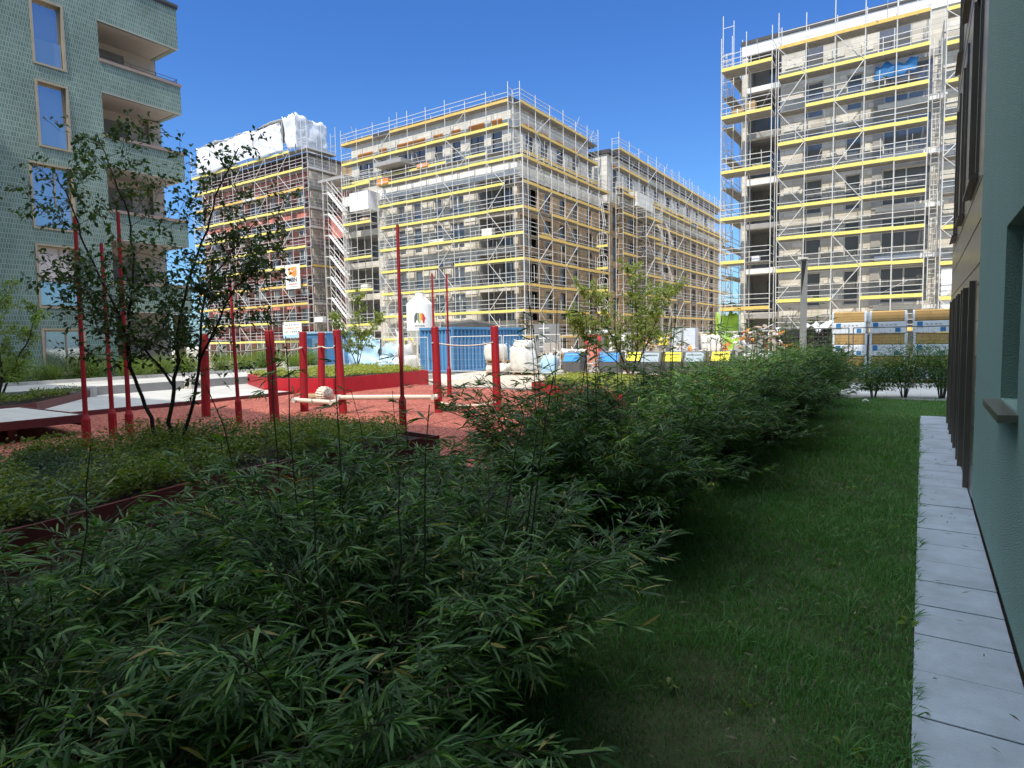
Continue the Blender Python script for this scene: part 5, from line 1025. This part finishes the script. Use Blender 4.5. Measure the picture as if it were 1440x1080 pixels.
# lattice crates
lt = thing('lattice_crate', (-4.8,33.2,0), 'stack of black plastic lattice formers under a white sheet', 'crate')
def latf(mb):
    for q in range(13): mb.box(-6.0+q*.2,-5.96+q*.2,33.0,33.04,.1,2.15)
    for q in range(11): mb.box(-6.0,-3.55,32.98,33.05,.1+q*.2,.15+q*.2)
    for q in range(8): mb.box(-3.56,-3.5,33.05+q*.15,33.09+q*.15,.1,2.15)
part('lattice', m_lattice, lt, latf); part('core', m_lattice, lt, lambda mb: mb.box(-5.95,-3.6,33.3,34.3,.1,2.1)); tag(sheetmesh('white_sheet', [(-4.9,33.0,2.2),(-3.4,33.0,2.2),(-3.4,34.2,2.3),(-4.9,34.2,2.35)], 16, 8, m_tarp, 'white sheet crumpled on top of the lattice formers', 'sheet', .35, .03, 31))
# steel masts
def mast(base, h, wx, wy, label):
    x, y, z = base; t = thing('light_mast', base, label, 'lamp', 'flat steel light masts'); part('shaft', m_mast, t, lambda mb: mb.hexa([(x-wx,y-wy,z),(x+wx,y-wy,z),(x+wx,y+wy,z),(x-wx,y+wy,z),(x-wx,y-wy,z+h-.1),(x+wx,y-wy,z+h-.1),(x+wx,y+wy,z+h-.1),(x-wx,y+wy,z+h-.1)]), bevel=.008)
    part('lamp_slot', m_black, t, lambda mb: mb.hexa([(x-wx*.75,y-wy-.006,z+h-1.5),(x-wx*.7,y-wy-.006,z+h-1.5),(x-wx*.7,y-wy+.002,z+h-1.5),(x-wx*.75,y-wy+.002,z+h-1.5),(x-wx*.75,y-wy-.006,z+h-.15),(x+wx*.8,y-wy-.006,z+h-.15),(x+wx*.8,y-wy+.002,z+h-.15),(x-wx*.75,y-wy+.002,z+h-.15)]))
    part('cap', m_steel, t, lambda mb: mb.hexa([(x-wx-.1,y-wy-.05,z+h-.095),(x+wx+.02,y-wy-.05,z+h-.095),(x+wx+.02,y+wy,z+h-.095),(x-wx-.1,y+wy,z+h-.095),(x-wx-.1,y-wy-.05,z+h+.02),(x+wx+.02,y-wy-.05,z+h-.04),(x+wx+.02,y+wy,z+h-.04),(x-wx-.1,y+wy,z+h+.02)]))
mast((-3.87,26.4,0),4.85,.115,.06,'flat grey steel mast with slanted cap behind the hedge'); mast((-21.75,22.85,.35),3.95,.11,.06,'flat grey steel mast beside the white silo')
# mobile fences
def fence(x, y, rz, label, L=3.4, mesh=m_steel, cat='fence', fr=None):
    t = thing('mobile_fence', (x,y,0), label, cat, 'mobile site fence panels'); ORG[t.name] = V((0,0,0)); fr = fr or m_steel
    part('frame', fr, t, lambda mb: (mb.tube((0,0,.1),(0,0,2.08),.021), mb.tube((L,0,.1),(L,0,2.08),.021), mb.tube((0,0,2.08),(L,0,2.08),.021), mb.tube((0,0,.18),(L,0,.18),.018)))
    part('wire_mesh', mesh, t, lambda mb: ([mb.tube((q*.17,0,.18),(q*.17,0,2.08),.003,n=3,caps=False) for q in range(1,int(L/.17)+1)], [mb.tube((0,0,.18+q*.32),(L,0,.18+q*.32),.003,n=3,caps=False) for q in range(1,6)]))
    for q in (0,L): part('foot', m_concdk, t, lambda mb: mb.box(q-.12,q+.12,-.33,.33,.004,.13), bevel=.02)
    ORG[t.name] = V((x,y,0)); t.rotation_euler = (0,0,rz)
fl = [(-2.2,26.95,0,'dark mobile fence panel in front of the insulation stacks',m_bin),(-5.7,26.95,0,'dark mobile fence panel between the mast and the insulation stacks',m_bin)]
for x, y, rz, lab, fr in fl: fence(x,y,rz,lab,3.35,m_bin,'fence',fr)
for i, (x, y, rz, lab) in enumerate(((-9.3,36,.0,'pale fence panel in front of the lime sheeting'),(-5.8,36,.02,'pale fence panel behind the lattice crates'),(-12.9,36.2,.0,'pale fence panel behind the wrapped bluish block'),(-16.5,36.4,.0,'pale fence panel behind the toilet'),(-20.1,36.5,.0,'pale fence panel at the grey hoarding near the corner'),(-21.9,26.9,.03,'pale fence panel standing in front of the blue container'),(-18.4,27.0,.0,'pale fence panel in front of the white bags'),(-26.9,26.8,.0,'pale fence panel between container and silo mast'),(-30.5,26.8,.0,'pale fence panel before the blue draped stacks'))): fence(x,y,rz,lab)
hd = thing('grey_hoarding', (-21.8,37.5,0), 'grey hoarding panel at the foot of the scaffold corner with a ladder in front', 'hoarding'); part('panel', m_curb, hd, lambda mb: mb.box(-22.9,-20.9,37.5,37.56,0,2.9)); part('rung_post', m_white, hd, lambda mb: (mb.tube((-22.0,37.3,0),(-22.0,37.3,3.0),.04), [mb.tube((-22.4,37.3,z),(-21.6,37.3,z),.025) for z in (.7,1.3,1.9,2.6)]))
cp = thing('litter_scrap', (-1.25,19.0,.02), 'small white scrap of litter on the lawn before the shrubs', 'litter'); part('scrap', m_white, cp, lambda mb: mb.path([(-1.3,19.0,.05),(-1.22,19.02,.09),(-1.15,19.0,.05)],[.04,.05,.02],6))
